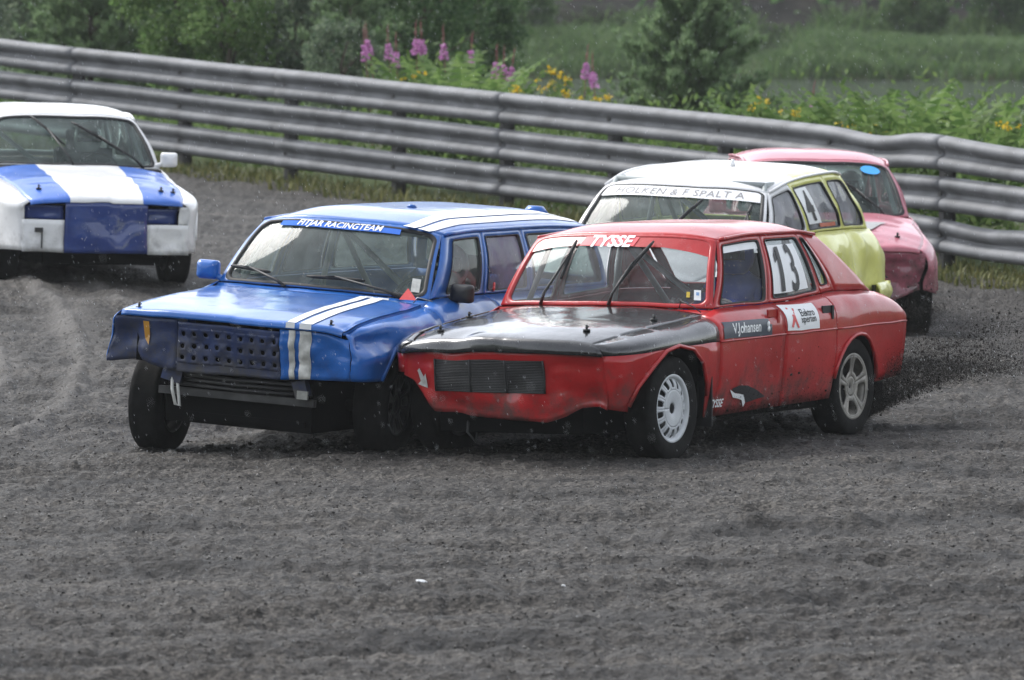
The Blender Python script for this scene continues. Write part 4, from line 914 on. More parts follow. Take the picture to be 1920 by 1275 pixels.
# ------------------------------------------------------------------ BLUE estate
c = Car('racing_car', 'blue estate racing car with white double stripes and a dented blue nose panel', 'racing cars on the track',
  [-1.45395, 37.07424, 0.02707, -1.95518, -0.017672, -0.057022], dict(
  wb=2.64, xn=.68, xt=-3.74, xcowl=-.50, nosebow=.05, A=(-.64, -1.02), D=(-3.70, -3.50), crown=.022, pw=5.0, rcrown=.095, tuck=.05, cbow=.06, ftop=.77, rake=.10, lip=.035, crumple=.05,
  w=[(-3.74,.80),(-3.4,.84),(-2.6,.855),(0,.858),(.4,.85),(.6,.82),(.68,.775)],
  ws=[(-3.74,.69),(-2.5,.715),(-.7,.715),(-.5,.725),(0,.74),(.5,.745),(.68,.74)],
  zs=[(-3.74,.955),(-2.3,.957),(-.75,.95),(-.64,.945),(-.5,.905),(0,.87),(.4,.835),(.68,.80)],
  zc=[(-3.74,.70),(0,.69),(.68,.66)],
  zr=[(-1.02,1.325),(-1.5,1.345),(-2.6,1.35),(-3.5,1.33)], wr=[(-1.02,.60),(-2,.615),(-3.5,.60)],
  zb=[(-3.74,.40),(-3.03,.36)] + arch_pts(-2.64, .32, .37, 172, 8) + [(-2.26,.25),(-.43,.235)] + arch_pts(0, .33, .395, 180, 25) + [(.375,.50),(.68,.505)],
  arches=[arch_pts(0, .33, .397, 175, 26), arch_pts(-2.64, .32, .372, 170, 10)],
  panels=[('front_wing', -.52, .68, 0, 2, None), ('front_door', -1.49, -.52, 0, 2, None), ('rear_door', -2.27, -1.49, 0, 2, None), ('rear_quarter', -3.74, -2.27, 0, 2, None)],
  cells=[((-.64, -1.49, -1.02, -1.62), (.27, .09, .05, .10), (.14, .12), None, None), ((-1.49, -2.27, -1.62, -2.25), (.08, .08, .05, .10), (.10, .08), M['plexblue'], None), ((-2.27, -3.70, -2.25, -3.50), (.05, .07, .06, .10), (.14, .07), M['glass_green'], None)],
  body=M['blue'], hoodmat=M['blue'], hoodw=.975, hoodlift=.012, glass=M['glass_green'], wsglass=M['glass_green'], wsm=(.05, .03, .06),
  dents=[(.64, .76, .79, .09, -.05, -.03, -.03), (.56, .82, .735, .06, 0, -.09, 0), (.46, .84, .73, .06, 0, -.08, 0), (.36, .85, .735, .06, 0, -.075, 0), (.26, .85, .745, .06, 0, -.06, 0), (.16, .85, .755, .06, 0, -.045, 0), (.5, .85, .66, .06, 0, .03, 0), (.34, .86, .665, .06, 0, .03, 0), (.66, -.72, .60, .16, -.05, -.05, 0), (.62, -.72, .52, .07, .03, -.08, -.02), (.68, -.66, .66, .06, -.04, 0, 0), (.68, -.55, .58, .05, .03, 0, 0), (.68, -.62, .52, .05, -.04, 0, 0), (.66, .1, .55, .25, -.03, 0, 0), (.2, -.2, .88, .3, 0, 0, -.012), (-1.0, .85, .6, .3, 0, -.02, 0)], noise=.004))
BLUE = c; c.common()
ft = lambda y: hood_top(c, max(-1, min(1, y / .74))) - .03
zf = lin([(-.78,.50),(-.60,.52),(-.47,.485),(-.3,.47),(0,.475),(.36,.48),(.5,.495),(.78,.505)])
fascia_grid(c, 'nose_panel', -.765, -.35, zf, ft, M['bluedirty'], (16, 10), solid=.005); fascia_grid(c, 'nose_panel', .325, .765, zf, ft, M['blue'], (16, 10), solid=.005)
mb = MB(); cols, rows = 9, 3; y0, y1, z0, z1 = -.345, .32, .525, .735
for i in range(cols):
    for j in range(rows):
        a0, a1 = y0 + (y1-y0)*i/cols, y0 + (y1-y0)*(i+1)/cols; b0, b1 = z0 + (z1-z0)*j/rows, z0 + (z1-z0)*(j+1)/rows
        cy, cz = (a0+a1)/2, (b0+b1)/2; ring(mb, c.fascia, (a0, a1, b0, b1), (cy - .014, cy + .014, cz - .014, cz + .014), rrect(4, .9, .9))
mb.grid(c.fascia, tilemap(y0, y1, 9), tilemap(z1, .768, 2)); mb.grid(lambda y, t: c.fascia(y, float(zf(y)) + (z0 - float(zf(y))) * t), tilemap(y0, y1, 9), tilemap(0, 1, 3))
c.P(mb, 'perforated_panel', M['bluedirty'], .005, ref=(0, 0, .5))
mb = MB(); mb.box((.60, 0, .63), (.03, 1.3, .24)); mb.build('radiator', M['void'], c.root, False)
# stripes: nose, bonnet, scuttle, roof
for (a, b) in ((.385, .425), (.452, .525)): fascia_grid(c, 'stripe', a, b, lambda y: float(zf(y)) + .002, ft, M['dirtywhite'], (3, 12), .007, .001)
for (a0, a1, k) in ((.50, .575, 0), (.615, .715, 0)):
    c.patch('stripe', lambda u, t: c.hood((a0 + (a1 - a0) * u) - .05 * (1 - t), t) + Vector((0, 0, .017)), 0, 1, .0, 1, M['white'], (3, 24))
    c.patch('stripe', lambda u, t: c.hood((a0 + (a1 - a0) * u), 1) + Vector((.018, 0, -.033 * t + .017)), 0, 1, 0, 1, M['white'], (3, 2))
for (a0, a1) in ((.63, .755), (.785, .90)):
    c.patch('stripe', lambda u, t: c.roof(a0 + (a1 - a0) * u - .02 * t, t) + Vector((0, 0, .004)), 0, 1, -.02, .98, M['white'], (4, 26))
for (a0, a1) in ((.45, .525), (.565, .665)): c.patch('stripe', lambda u, t: (c.hood(a0 + (a1 - a0) * u, 0) + Vector((-.012, 0, -.012))).lerp(c.wscreen(a0 + (a1 - a0) * u, -.03), t) + Vector((0, 0, .006 - .02 * math.sin(math.pi * t))), 0, 1, .05, .9, M['white'], (2, 4))
# lower valance, cross member, bumper irons, yellow tape, hanging strap
mb = MB()
for k, (z, x) in enumerate(((.455, .60), (.425, .585), (.395, .57))): mb.tube([(x, -.42 , z + .0), (x + .02, 0, z - .01), (x, .42, z - .005)], .013, 6)
mb.build('valance_bars', M['black'], c.root)
mb = MB(); mb.box((.55, .0, .345), (.04, 1.02, .045)); mb.build('cross_member', M['rimdark'], c.root, False)
mb = MB(); mb.box((.40, .05, .20), (.30, .80, .035), Matrix.Rotation(R(-4), 3, 'Y')); mb.build('sump_guard', M['void'], c.root, False)
mb = MB(); mb.box((.60, .44, .43), (.06, .085, .10), Matrix.Rotation(R(18), 3, 'X')); mb.build('bumper_bracket', M['bluedirty'], c.root, False)
mb = MB(); mb.box((.60, -.40, .45), (.06, .13, .09), Matrix.Rotation(R(-12), 3, 'X')); mb.build('bumper_bracket', M['bluedirty'], c.root, False)
mb = MB(); mb.box((.625, .46, .395), (.02, .07, .05)); mb.build('lamp_bracket', M['steel'], c.root, False)
c.map_decal('tape', lambda u, v: c.fascia(-.555 + u, .69 + v) + Vector((.008, 0, 0)), [(-.02,.065),(.022,.065),(.028,-.02),(.03,-.075),(-.002,-.04)], [(0,1,2,3,4)], simple('orange_tape', (.42, .20, .015), .5))
mb = MB(); mb.tube([(.62, -.40, .43), (.645, -.385, .36), (.64, -.36, .27), (.62, -.34, .26), (.625, -.35, .33), (.61, -.37, .42)], .010, 5); mb.build('tow_strap', M['dirtywhite'], c.root)
# windscreen banner
c.patch('sun_strip', lambda s, b: c.wscreen(s, b) + Vector((.7, 0, .7)) * .003, -.72, .60, .845, .93, simple('blue_sun_strip', (.05, .16, .58), .7, var=.05, spec=.1), (26, 3))
tv, tf = text2d('FITJAR RACINGTEAM', .066, .0012, .2)
c.map_decal('lettering', lambda u, v: c.wscreen(-.06 + u / .665, .889 + v / .52) + Vector((.7, 0, .7)) * .006, tv, tf, M['white'])
c.patch('sticker', lambda s, b: c.wscreen(s, b) + Vector((.7, 0, .7)) * .003, .83, .905, .07, .25, M['dirtywhite'], (3, 3))
c.wiper(-.30, -.03, -.95, .19, -.50, .13); c.wiper(.76, -.03, -.13, .12, .42, .13)
c.mirror((-.66, -.80, 1.01), -1, M['blue'], (.10, .145, .12)); c.mirror((-.92, .80, .985), 1, M['black'], (.09, .15, .115))
for (s, t) in ((-.88, .92), (.82, .93)): c.pin(c.hood(s, t))
tri = [(-.055,-.03),(.06,-.03),(-.02,.055)]
c.map_decal('cut_off_switch_sticker', lambda u, v: c.wscreen(.86, -.04) + Vector((.07 - v * .5, u, v * .8 + .03)), tri, [(0,1,2)], M['lampred'])
mb = MB(); mb.tube([(-.50, .66, .93), (-.46, .70, .965), (-.52, .745, .95), (-.58, .75, .94)], .004, 5); mb.build('cable', M['steel'], c.root)
for x, z in ((-1.56, 1.0), (-1.56, .975)):
    S, inn, sn = c.win1; mb = MB(); p = on(S, sn, .004)(.20, .13 if z == 1.0 else .07); mb.tube([p, p + Vector((0, .004, 0))], .018, 10); mb.build('sticker', M['lampred'], c.root)
for sg in (1, -1):
    for x in (-1.40, -2.17):
        mb = MB(); z = .83; mb.box((x, sg * (c.side_y(x, z) + .012), z), (.12, .02, .03)); mb.build('door_handle', M['black'], c.root, False)
mb = MB(); mb.tube([c.roof(.40, .97) + Vector((0, 0, .0)), c.roof(.40, .97) + Vector((0, 0, .045))], [.09, .05], 14); mb.build('roof_vent', M['blue'], c.root)
mb = MB(); mb.tube([c.roof(.08, .34) , c.roof(.08, .34) + Vector((0, 0, .018))], [.035, .02], 12); mb.build('roof_vent', M['blue'], c.root)
for x, sg, st in ((0, 1, 'eight'), (0, -1, 'eight'), (-2.64, 1, 'eight'), (-2.64, -1, 'eight')): c.wheel(x, sg, .310, .205, .190, st, M['rimdark'], R(3) if x == 0 else 0, .83 if sg > 0 else .855)

# ------------------------------------------------------------------ WHITE and blue saloon, far left
c = Car('racing_car', 'white racing car with blue nose panel and blue and white bonnet at the left edge', 'racing cars on the track',
  [-3.4369, 49.498, 0.3996, -1.29321, .006023, -.025125], dict(
  wb=2.5, xn=.68, xt=-3.3, xcowl=-.52, nosebow=.09, A=(-.66, -1.06), D=(-2.95, -2.5), crown=.05, rcrown=.075, pw=4.0, tuck=.04, cbow=.10, ftop=.64, rake=-.02, lip=.03, crumple=.03, wsbow=.16, wstbow=.10,
  w=[(-3.3,.78),(-2.5,.83),(0,.835),(.35,.825),(.56,.77),(.68,.68)], ws=[(-3.3,.66),(-2.5,.72),(-.66,.735),(-.4,.715),(.3,.68),(.56,.655),(.68,.62)],
  zs=[(-3.3,.88),(-2.5,.93),(-.66,.895),(-.5,.86),(0,.80),(.4,.735),(.6,.69),(.68,.665)], zc=[(-3.3,.64),(0,.62),(.68,.56)],
  zr=[(-1.06,1.275),(-1.5,1.315),(-2.5,1.29)], wr=[(-1.06,.585),(-1.7,.61),(-2.5,.58)],
  zb=[(-3.3,.3)] + arch_pts(-2.5, .31, .34, 175, 5) + [(-2.14,.22),(-.38,.22)] + arch_pts(0, .31, .345, 176, 4) + [(.37,.26),(.68,.27)],
  arches=[arch_pts(0, .31, .347, 172, 8)], panels=[('front_wing', -.5, .68, 0, 2, None), ('front_door', -1.5, -.5, 0, 2, None), ('rear_quarter', -3.3, -1.5, 0, 2, None)],
  cells=[((-.66, -1.5, -1.06, -1.6), (.12, .07, .05, .09), (.15, .12), None, None), ((-1.5, -2.4, -1.6, -2.2), (.07, .1, .05, .09), (.2, .15), None, None), ((-2.4, -2.94, -2.2, -2.49), None, None, None, None)],
  body=M['wht'], hoodmat=[M['midblue'], M['wht']], hood_mfn=lambda a, t: 1 if -.50 < a < .44 else 0, glass=M['glass_green'], wsglass=M['glass_green'], wsm=(.05, .03, .05), scutmat=M['black'],
  dents=[(.55, -.72, .45, .25, -.05, .03, 0), (.45, .78, .45, .15, 0, -.03, 0), (.7, .5, .35, .15, -.03, 0, 0)], noise=.009))
WHITE = c; c.common()
ft = lambda y: hood_top(c, max(-1, min(1, y / .64))) - .03
fascia_grid(c, 'nose_panel', -.345, .325, .262, ft, M['navy'], (18, 12), .012)
for (a, b, z0, z1, nm, mt, off) in ((.325, .685, .255, .495, 'bumper_corner', M['wht'], .004), (-.685, -.345, .262, .52, 'bumper_corner', M['wht'], .004), (.325, .60, .495, .625, 'headlamp_blank', M['navy'], -.05), (-.66, -.345, .52, .635, 'headlamp_blank', M['navy'], -.05), (.60, .685, .495, .665, 'nose_panel', M['wht'], -.004), (-.685, -.66, .52, .665, 'nose_panel', M['wht'], -.004)):
    fascia_grid(c, nm, a + .002, b - .002, z0, (lambda y, z1=z1: min(z1, ft(y) if z1 > .6 else z1)), mt, (8, 6), off)
mb = MB(); mb.box((.705, -.55, .435), (.03, .065, .036)); mb.box((.70, -.524, .36), (.02, .009, .14)); mb.build('tow_bracket', M['black'], c.root, False)
c.wiper(-.05, -.01, -.52, .93, -.12, .33); c.wiper(.80, -.01, .02, .80, .62, .22)
for (s, t) in ((-.78, .82), (.72, .82), (.88, .80)): c.pin(c.hood(s, t))
c.mirror((-.66, .80, .97), 1, M['wht'], (.10, .14, .12)); c.mirror((-.66, -.80, .97), -1, M['wht'], (.10, .14, .12))
for x, sg in ((0, 1), (0, -1), (-2.5, 1), (-2.5, -1)): c.wheel(x, sg, .300, .19, .185, 'eight', M['rimdark'], 0, .80)

# ------------------------------------------------------------------ YELLOW and white estate behind the red car
c = Car('racing_car', 'yellow and white estate racing car with number 4 right behind the red car', 'racing cars on the track',
  [0.85413, 42.6095, 0.150, -1.91624, -0.014211, -0.030175], dict(
  wb=2.6, xn=.66, xt=-3.45, xcowl=-.54, nosebow=.08, A=(-.66, -1.00), D=(-3.22, -2.74), crown=.06, rcrown=.055, tuck=.04, cbow=.10, ftop=.64, rake=.02, wsbow=.14, wstbow=.10,
  w=[(-3.45,.775),(-3.2,.815),(-2.5,.835),(0,.835),(.4,.81),(.66,.69)], ws=[(-3.45,.69),(-2.5,.72),(-.66,.72),(.3,.68),(.66,.62)],
  zs=[(-3.45,.86),(-3.25,.955),(-2.5,.965),(-1.5,.955),(-.66,.93),(-.5,.87),(0,.81),(.66,.67)], zc=[(-3.45,.68),(0,.66),(.66,.56)],
  zr=[(-1.0,1.25),(-1.4,1.325),(-2.0,1.365),(-2.5,1.375),(-2.74,1.355)], wr=[(-1.0,.60),(-1.7,.625),(-2.74,.60)],
  zb=[(-3.45,.50),(-3.0,.40)] + arch_pts(-2.6, .26, .26, 170, 8) + [(-2.32,.24),(-.38,.24)] + arch_pts(0, .31, .35, 172, 6) + [(.37,.3),(.66,.3)],
  arches=[arch_pts(0, .31, .352, 170, 10), arch_pts(-2.6, .26, .262, 168, 12)],
  panels=[('front_wing', -.52, .66, 0, 2, M['wht']), ('front_door', -1.62, -.52, 0, 2, M['wht']), ('rear_door', -2.5, -1.62, 0, 2, None), ('rear_quarter', -3.45, -2.5, 0, 2, None)],
  cells=[((-.66, -1.64, -1.0, -1.36), (.13, .06, .05, .13), (.25, .2), M['plex'], M['wht']), ((-1.64, -2.52, -1.36, -2.14), (.07, .06, .05, .13), (.12, .1), M['plex'], M['yellow']), ((-2.52, -3.22, -2.14, -2.74), (.08, .14, .06, .13), (.2, .2), M['plex'], M['yellow'])],
  body=M['yellow'], hoodmat=M['wht'], glass=M['glass_green'], wsglass=M['glass_green'], wsm=(.05, .03, .03), wsframe=M['wht'], roofmat=[M['wht'], M['yellow']], roof_mfn=lambda a, t: 1 if (a > .86 and t > .36) else 0, scutmat=M['wht'], dripmat=M['wht'],
  dents=[(-2.6, .80, .78, .16, 0, -.05, 0), (-2.3, .82, .70, .14, 0, -.03, 0), (-2.95, .80, .62, .20, 0, -.05, 0), (-2.75, .80, .85, .10, 0, .02, 0)], noise=.011))
YEL = c; c.common()
fascia_grid(c, 'nose_panel', -.66, .66, .3, lambda y: hood_top(c, max(-1, min(1, y / .62))) - .03, M['wht'], (18, 8))
c.patch('sun_strip', lambda s, b: c.wscreen(s, b) + Vector((.7, 0, .7)) * .003, -.93, .93, .72, .955, M['white'], (26, 4))
tv, tf = text2d('HOLKEN & F SPALT A', .105, .0, .1, 1.08)
c.map_decal('lettering', lambda u, v: c.wscreen(-.02 + u / .70, .835 + v / .50) + Vector((.7, 0, .7)) * .006, tv, tf, simple('faded_marker', (.26, .25, .25), .6))
c.wiper(.05, -.02, .12, .20, .32, .68); c.wiper(.86, -.02, .80, .2, .85, .62)
S, inn, sn = c.win1
c.patch('number_panel', on(S, sn, .001), .10, .42, .16, .84, M['white'], (4, 6)); tv, tf = text2d('4', .34, .012); c.map_decal('number', lambda u, v: on(S, sn, .005)(.26 + u * 1.05, .50 + v * 2.2), tv, tf, M['ink'])
c.patch('sticker', on(S, sn, .001), .35, .78, .08, .15, simple('faded_red_print', (.5, .12, .06), .5), (5, 2))
mb = MB(); mb.tube([c.roof(.15, .45), c.roof(.15, .45) + Vector((0, 0, .05))], [.022, .010], 8); mb.build('roof_lamp', M['white'], c.root)
mb = MB()
for sg in (1, -1): mb.grid(lambda x, t: Vector((x, sg * (c.side_y(x, .52) + .035 * math.sin(math.pi * t) + .012), .42 + .14 * t)), tilemap(-3.5, -3.02, 8), tilemap(0, 1, 6))
mb.grid(lambda y, t: Vector((-3.5 - .04 * math.sin(math.pi * t), y, .42 + .14 * t)), tilemap(-.80, .80, 12), tilemap(0, 1, 6)); mb.build('rear_bumper', M['yellow'], c.root, True, solid=.008)
mb = MB(); mb.box((-3.02, c.side_y(-3.02, .50) + .002, .50), (.05, .02, .10)); mb.build('bumper_bracket', M['black'], c.root, False)
mb = MB(); mb.box((-2.05, c.side_y(-2.05, .80) + .004, .80), (.11, .015, .03)); mb.build('door_handle', M['yellow'], c.root, False)
for x, sg in ((0, 1), (0, -1), (-2.6, 1), (-2.6, -1)): c.wheel(x, sg, .300, .19, .185, 'eight', M['rimdark'], 0, .80)

# ------------------------------------------------------------------ PINK hatchback at the back
c = Car('racing_car', 'pink hatchback racing car with a blue oval windscreen sticker at the back', 'racing cars on the track',
  [2.5021, 48.798, 0.075, -1.51683, -.005067, -.018710], dict(
  wb=2.5, xn=.66, xt=-3.1, xcowl=-.48, nosebow=.10, A=(-.62, -1.06), D=(-3.0, -2.45), crown=.05, rcrown=.075, tuck=.02, cbow=.10, ftop=.665, rake=-.03, crumple=.07, wsbow=.16, wstbow=.12,
  w=[(-3.1,.77),(-2.4,.82),(0,.83),(.35,.825),(.55,.79),(.66,.73)], ws=[(-3.1,.66),(-2.4,.70),(-.62,.725),(0,.73),(.4,.71),(.66,.655)],
  zs=[(-3.1,.92),(-2.4,.95),(-.62,.905),(-.45,.88),(0,.82),(.4,.745),(.66,.69)], zc=[(-3.1,.64),(0,.60),(.66,.52)],
  zr=[(-1.06,1.30),(-1.6,1.335),(-2.45,1.325)], wr=[(-1.06,.575),(-1.7,.60),(-2.45,.58)],
  zb=[(-3.1,.3)] + arch_pts(-2.5, .31, .34, 175, 5) + [(-2.14,.22),(-.38,.22)] + arch_pts(0, .31, .345, 176, 4) + [(.37,.33),(.66,.36)],
  arches=[arch_pts(0, .31, .347, 172, 8)], panels=[('front_wing', -.46, .66, 0, 2, None), ('front_door', -1.5, -.46, 0, 2, None), ('rear_quarter', -3.1, -1.5, 0, 2, None)],
  cells=[((-.62, -1.5, -1.06, -1.6), (.12, .07, .05, .09), (.15, .12), None, None), ((-1.5, -2.5, -1.6, -2.2), (.07, .1, .05, .09), (.2, .15), None, None), ((-2.5, -3.0, -2.2, -2.45), None, None, None, None)],
  body=M['pink'], hoodmat=M['pink'], glass=M['glass_green'], wsglass=M['glass_green'], wsm=(.05, .03, .05),
  dents=[(.70, .42, .46, .13, -.06, 0, 0), (.66, .70, .40, .10, -.04, -.03, .02), (.70, .1, .42, .2, -.04, 0, 0), (.72, .58, .52, .08, .03, 0, 0)], noise=.010))
PINK = c; c.common()
fp = fascia_grid(c, 'nose_panel', -.70, .70, lin([(-.7,.30),(.1,.27),(.45,.29),(.58,.34),(.7,.36)]), lambda y: hood_top(c, max(-1, min(1, y / .66))) - .028, M['pinkdirty'], (30, 14))
gp_ = [(-.42,.42),(.36,.42),(-.05,.90),(-.40,.90)]
c.patch('primer_patch', lambda u, t: c.hood(.02 + (.62 - .42 * t) * u, .35 + .55 * t) + Vector((0, 0, .01)), 0, 1, 0, 1, M['greyprimer'], (10, 8))
ov = [(.085 * math.cos(2*math.pi*k/20), .045 * math.sin(2*math.pi*k/20)) for k in range(20)]
c.map_decal('sticker', lambda u, v: c.wscreen(.69 + u / .62, .82 + v / .5) + Vector((.7, 0, .7)) * .006, ov, [tuple(range(20))], simple('sky_blue_sticker', (.05, .38, .85), .4, var=.05))
c.wiper(.72, -.02, .22, .62, .62, .16); c.wiper(-.2, -.02, -.62, .6, -.25, .16)
c.pin(c.hood(.70, .78))
c.mirror((-.62, -.84, .96), -1, M['pink'], (.10, .14, .12))
for x, sg in ((0, 1), (0, -1), (-2.5, 1), (-2.5, -1)): c.wheel(x, sg, .300, .19, .185, 'eight', M['rimdark'], 0, .81)

# ================================================================== DRIVERS
M['suitblue'] = simple('blue_race_suit', (.06, .11, .50), .85, var=.2)
M['suitdark'] = simple('dark_race_suit', (.03, .03, .035), .85, var=.2)
M['helmet'] = simple('white_helmet', (.55, .56, .57), .25, coat=.6)
M['visor'] = simple('smoked_visor', (.02, .02, .022), .1, coat=1)
M['glove'] = simple('pale_glove', (.42, .38, .38), .8)
M['skin'] = simple('skin', (.45, .27, .20), .5)
def driver(car, suit, label, dz=0.0, helmet=None):
    root = empty('person'); root.matrix_world = car.mat @ Matrix.Translation((0, 0, dz)); set_props(root, label, 'person', 'drivers')
    x = car.seatx; sy = .36; sxc, _, szc = car.steer
    V = [(x+.08, sy, .47), (x+.04, sy, .62), (x+.0, sy, .78), (x-.02, sy, .90), (x-.01, sy, .985), (x+.015, sy, 1.06)]; Rr = [.145, .135, .155, .13, .058, .07]; E_ = [(0,1),(1,2),(2,3),(3,4),(4,5)]
    for sg in (1, -1):
        b = len(V)
        V += [(x-.01, sy+sg*.17, .89), (x+.10, sy+sg*.25, .70), (x+.30, sy+sg*.20, szc-.03), (sxc-.06, sy+sg*.165, szc+.01)]; Rr += [.075, .056, .046, .034]; E_ += [(3,b),(b,b+1),(b+1,b+2),(b+2,b+3)]
        b = len(V)
        V += [(x+.14, sy+sg*.10, .45), (x+.55, sy+sg*.13, .54), (x+.85, sy+sg*.12, .34), (x+.95, sy+sg*.12, .33)]; Rr += [.105, .075, .055, .045]; E_ += [(0,b),(b,b+1),(b+1,b+2),(b+2,b+3)]
    me = bpy.data.meshes.new('body'); me.from_pydata(V, E_, []); me.materials.append(suit)
    o = bpy.data.objects.new('body', me); COL.objects.link(o); o.parent = root
    md = o.modifiers.new('skin', 'SKIN'); md.use_smooth_shade = True
    if not me.skin_vertices: bpy.context.view_layer.objects.active = o; bpy.ops.mesh.customdata_skin_add()
    for i, r in enumerate(Rr): me.skin_vertices[0].data[i].radius = (r, r * .95)
    me.skin_vertices[0].data[0].use_root = True
    sb = o.modifiers.new('smooth', 'SUBSURF'); sb.levels = 1; sb.render_levels = 2
    hc = Vector((x + .03, sy, 1.085))
    mb = MB()   # head with nose, brow and chin
    def head(a, b):
        r = Vector((math.cos(b) * math.cos(a), math.cos(b) * math.sin(a), math.sin(b))); k = Vector((.088, .072, .112))
        nose = .02 * math.exp(-((a / .16) ** 2 + ((b + .1) / .22) ** 2)); brow = .006 * math.exp(-((a / .6) ** 2 + ((b - .22) / .1) ** 2)); chin = .012 * math.exp(-((a / .5) ** 2 + ((b + .95) / .25) ** 2))
        return hc + Vector((r.x * k.x, r.y * k.y, r.z * k.z)) + Vector((nose + brow + chin, 0, 0))
    mb.grid(head, tilemap(-math.pi, math.pi, 28), tilemap(-1.55, 1.55, 18)); mb.build('head', M['skin'], root)
    mb = MB()   # helmet shell with a face opening
    def hel(a, b): return hc + Vector((math.cos(b) * math.cos(a) * .128 - .004, math.cos(b) * math.sin(a) * .118, math.sin(b) * .140 + .012))
    us = tilemap(-math.pi, math.pi, 36); vs2 = tilemap(-1.0, 1.57, 20)
    vv = [hel(u, v) for u in us for v in vs2]; nv = len(vs2); ff = []
    for i in range(36):
        for j in range(20):
            um = (us[i] + us[i+1]) / 2; vm = (vs2[j] + vs2[j+1]) / 2
            if abs(um) < .95 and -.15 < vm < .42: continue
            ff.append((i*nv+j, (i+1)*nv+j, (i+1)*nv+j+1, i*nv+j+1))
    mb.add(vv, ff); h = mb.build('helmet', helmet or M['helmet'], root, True, solid=.012)
    mb = MB(); mb.grid(lambda a, b: hc + Vector((math.cos(b) * math.cos(a) * .133, math.cos(b) * math.sin(a) * .121, math.sin(b) * .143 + .012)), tilemap(-1.05, 1.05, 16), tilemap(-.20, .46, 8)); mb.build('visor', M['visor'], h, True)
    rot = Matrix.Rotation(R(62), 3, 'Y')
    for sg in (1, -1):   # gloved hands closed round the wheel rim
        a0 = math.pi / 2 if sg > 0 else -math.pi / 2; cc = Vector(car.steer); mb = MB()
        rim = lambda a: cc + rot @ Vector((.17 * math.cos(a), .17 * math.sin(a), 0)); axn = rot @ Vector((0, 0, 1))
        if axn.x > 0: axn = -axn
        pc = rim(a0) + axn * .045
        wr_ = Vector((sxc - .075, sy + sg * .165, szc + .015))
        mb.tube([wr_, wr_.lerp(pc, .5), pc, pc.lerp(rim(a0), .45)], [.03, .036, .038, .03], 10)
        for k, ln in enumerate((.9, 1.0, .96, .8)):
            a = a0 + (k - 1.5) * .115; p = rim(a); out = (p - cc).normalized(); r = .026
            pts = [p + axn * .04, p + axn * .024 + out * .022 * ln, p + out * r * ln, p - axn * .024 * ln + out * .012, p - axn * .026 * ln - out * .010]
            mb.tube(pts, [.0105, .010, .0095, .009, .007], 7)
        p = rim(a0 + .26 * (-1 if sg > 0 else 1) * -1); out = (p - cc).normalized(); mb.tube([pc, p + axn * .03 - out * .014, p + axn * .012 - out * .022, p - axn * .006 - out * .018], [.014, .012, .011, .008], 7)
        mb.build('hand', M['glove'], root)
driver(RED, M['suitblue'], 'driver in blue race suit and helmet seated in the red car', .06, simple('blue_helmet', (.05, .10, .42), .3, coat=.5))
driver(BLUE, M['suitdark'], 'driver in dark suit seated behind the windscreen of the blue car')
driver(WHITE, M['suitdark'], 'driver in dark suit seated behind the windscreen of the white car')
driver(YEL, M['suitdark'], 'driver in dark suit seated behind the windscreen of the yellow car')
driver(PINK, M['suitdark'], 'driver in dark suit seated behind the windscreen of the pink car')

# ================================================================== VEGETATION
def leafmat(name, lo, mid, hi, rough=.6, trans=.25):
    mt, nt, p, o = newmat(name); L = nt.links.new
    oi = N(nt, 'ShaderNodeTexCoord'); nz = N(nt, 'ShaderNodeTexNoise'); nz.inputs['Scale'].default_value = 7; nz.inputs['Detail'].default_value = 4; L(oi.outputs['Object'], nz.inputs['Vector'])
    gi = N(nt, 'ShaderNodeNewGeometry'); ad = N(nt, 'ShaderNodeMixRGB'); ad.inputs[0].default_value = .5; L(nz.outputs['Fac'], ad.inputs[1]); L(gi.outputs['Random Per Island'], ad.inputs[2])
    r = ramp(nt, ad.outputs[0], [(.28, lo), (.5, mid), (.75, hi)]); L(r.outputs[0], p.inputs['Base Color']); p.inputs['Roughness'].default_value = rough; p.inputs['Specular IOR Level'].default_value = .15
    tl = N(nt, 'ShaderNodeBsdfTranslucent'); L(r.outputs[0], tl.inputs[0]); mx = N(nt, 'ShaderNodeMixShader'); mx.inputs[0].default_value = trans; L(p.outputs[0], mx.inputs[1]); L(tl.outputs[0], mx.inputs[2]); L(mx.outputs[0], o.inputs[0])
    return mt
M['pine'] = leafmat('pine_needles', (.11, .18, .085), (.18, .265, .13), (.25, .33, .18), trans=.5)
M['birch'] = leafmat('light_leaves', (.08, .15, .045), (.135, .22, .07), (.19, .27, .11), trans=.5)
M['willow'] = leafmat('grey_green_leaves', (.07, .11, .064), (.12, .165, .10), (.18, .22, .145), trans=.5)
M['alder'] = leafmat('dark_leaves', (.04, .085, .034), (.08, .145, .056), (.12, .19, .08), trans=.5)
M['weed'] = leafmat('weed_leaves', (.055, .10, .026), (.11, .18, .045), (.17, .24, .075), trans=.45)
M['fern'] = leafmat('fern_fronds', (.055, .11, .025), (.10, .175, .045), (.16, .24, .075), trans=.45)
M['tuss'] = leafmat('bank_grass', (.055, .10, .035), (.09, .155, .055), (.14, .20, .085), trans=.45)
M['drygrass'] = leafmat('verge_grass', (.06, .075, .02), (.12, .13, .04), (.20, .19, .07))
M['bark'] = simple('bark', (.07, .055, .04), .9, var=.4)
M['pinkfl'] = leafmat('fireweed_flowers', (.45, .16, .40), (.58, .26, .52), (.70, .40, .64))
M['yelfl'] = leafmat('ragwort_flowers', (.55, .36, .01), (.65, .45, .02), (.75, .55, .05))
M['redbud'] = simple('fireweed_buds', (.22, .07, .07), .7)
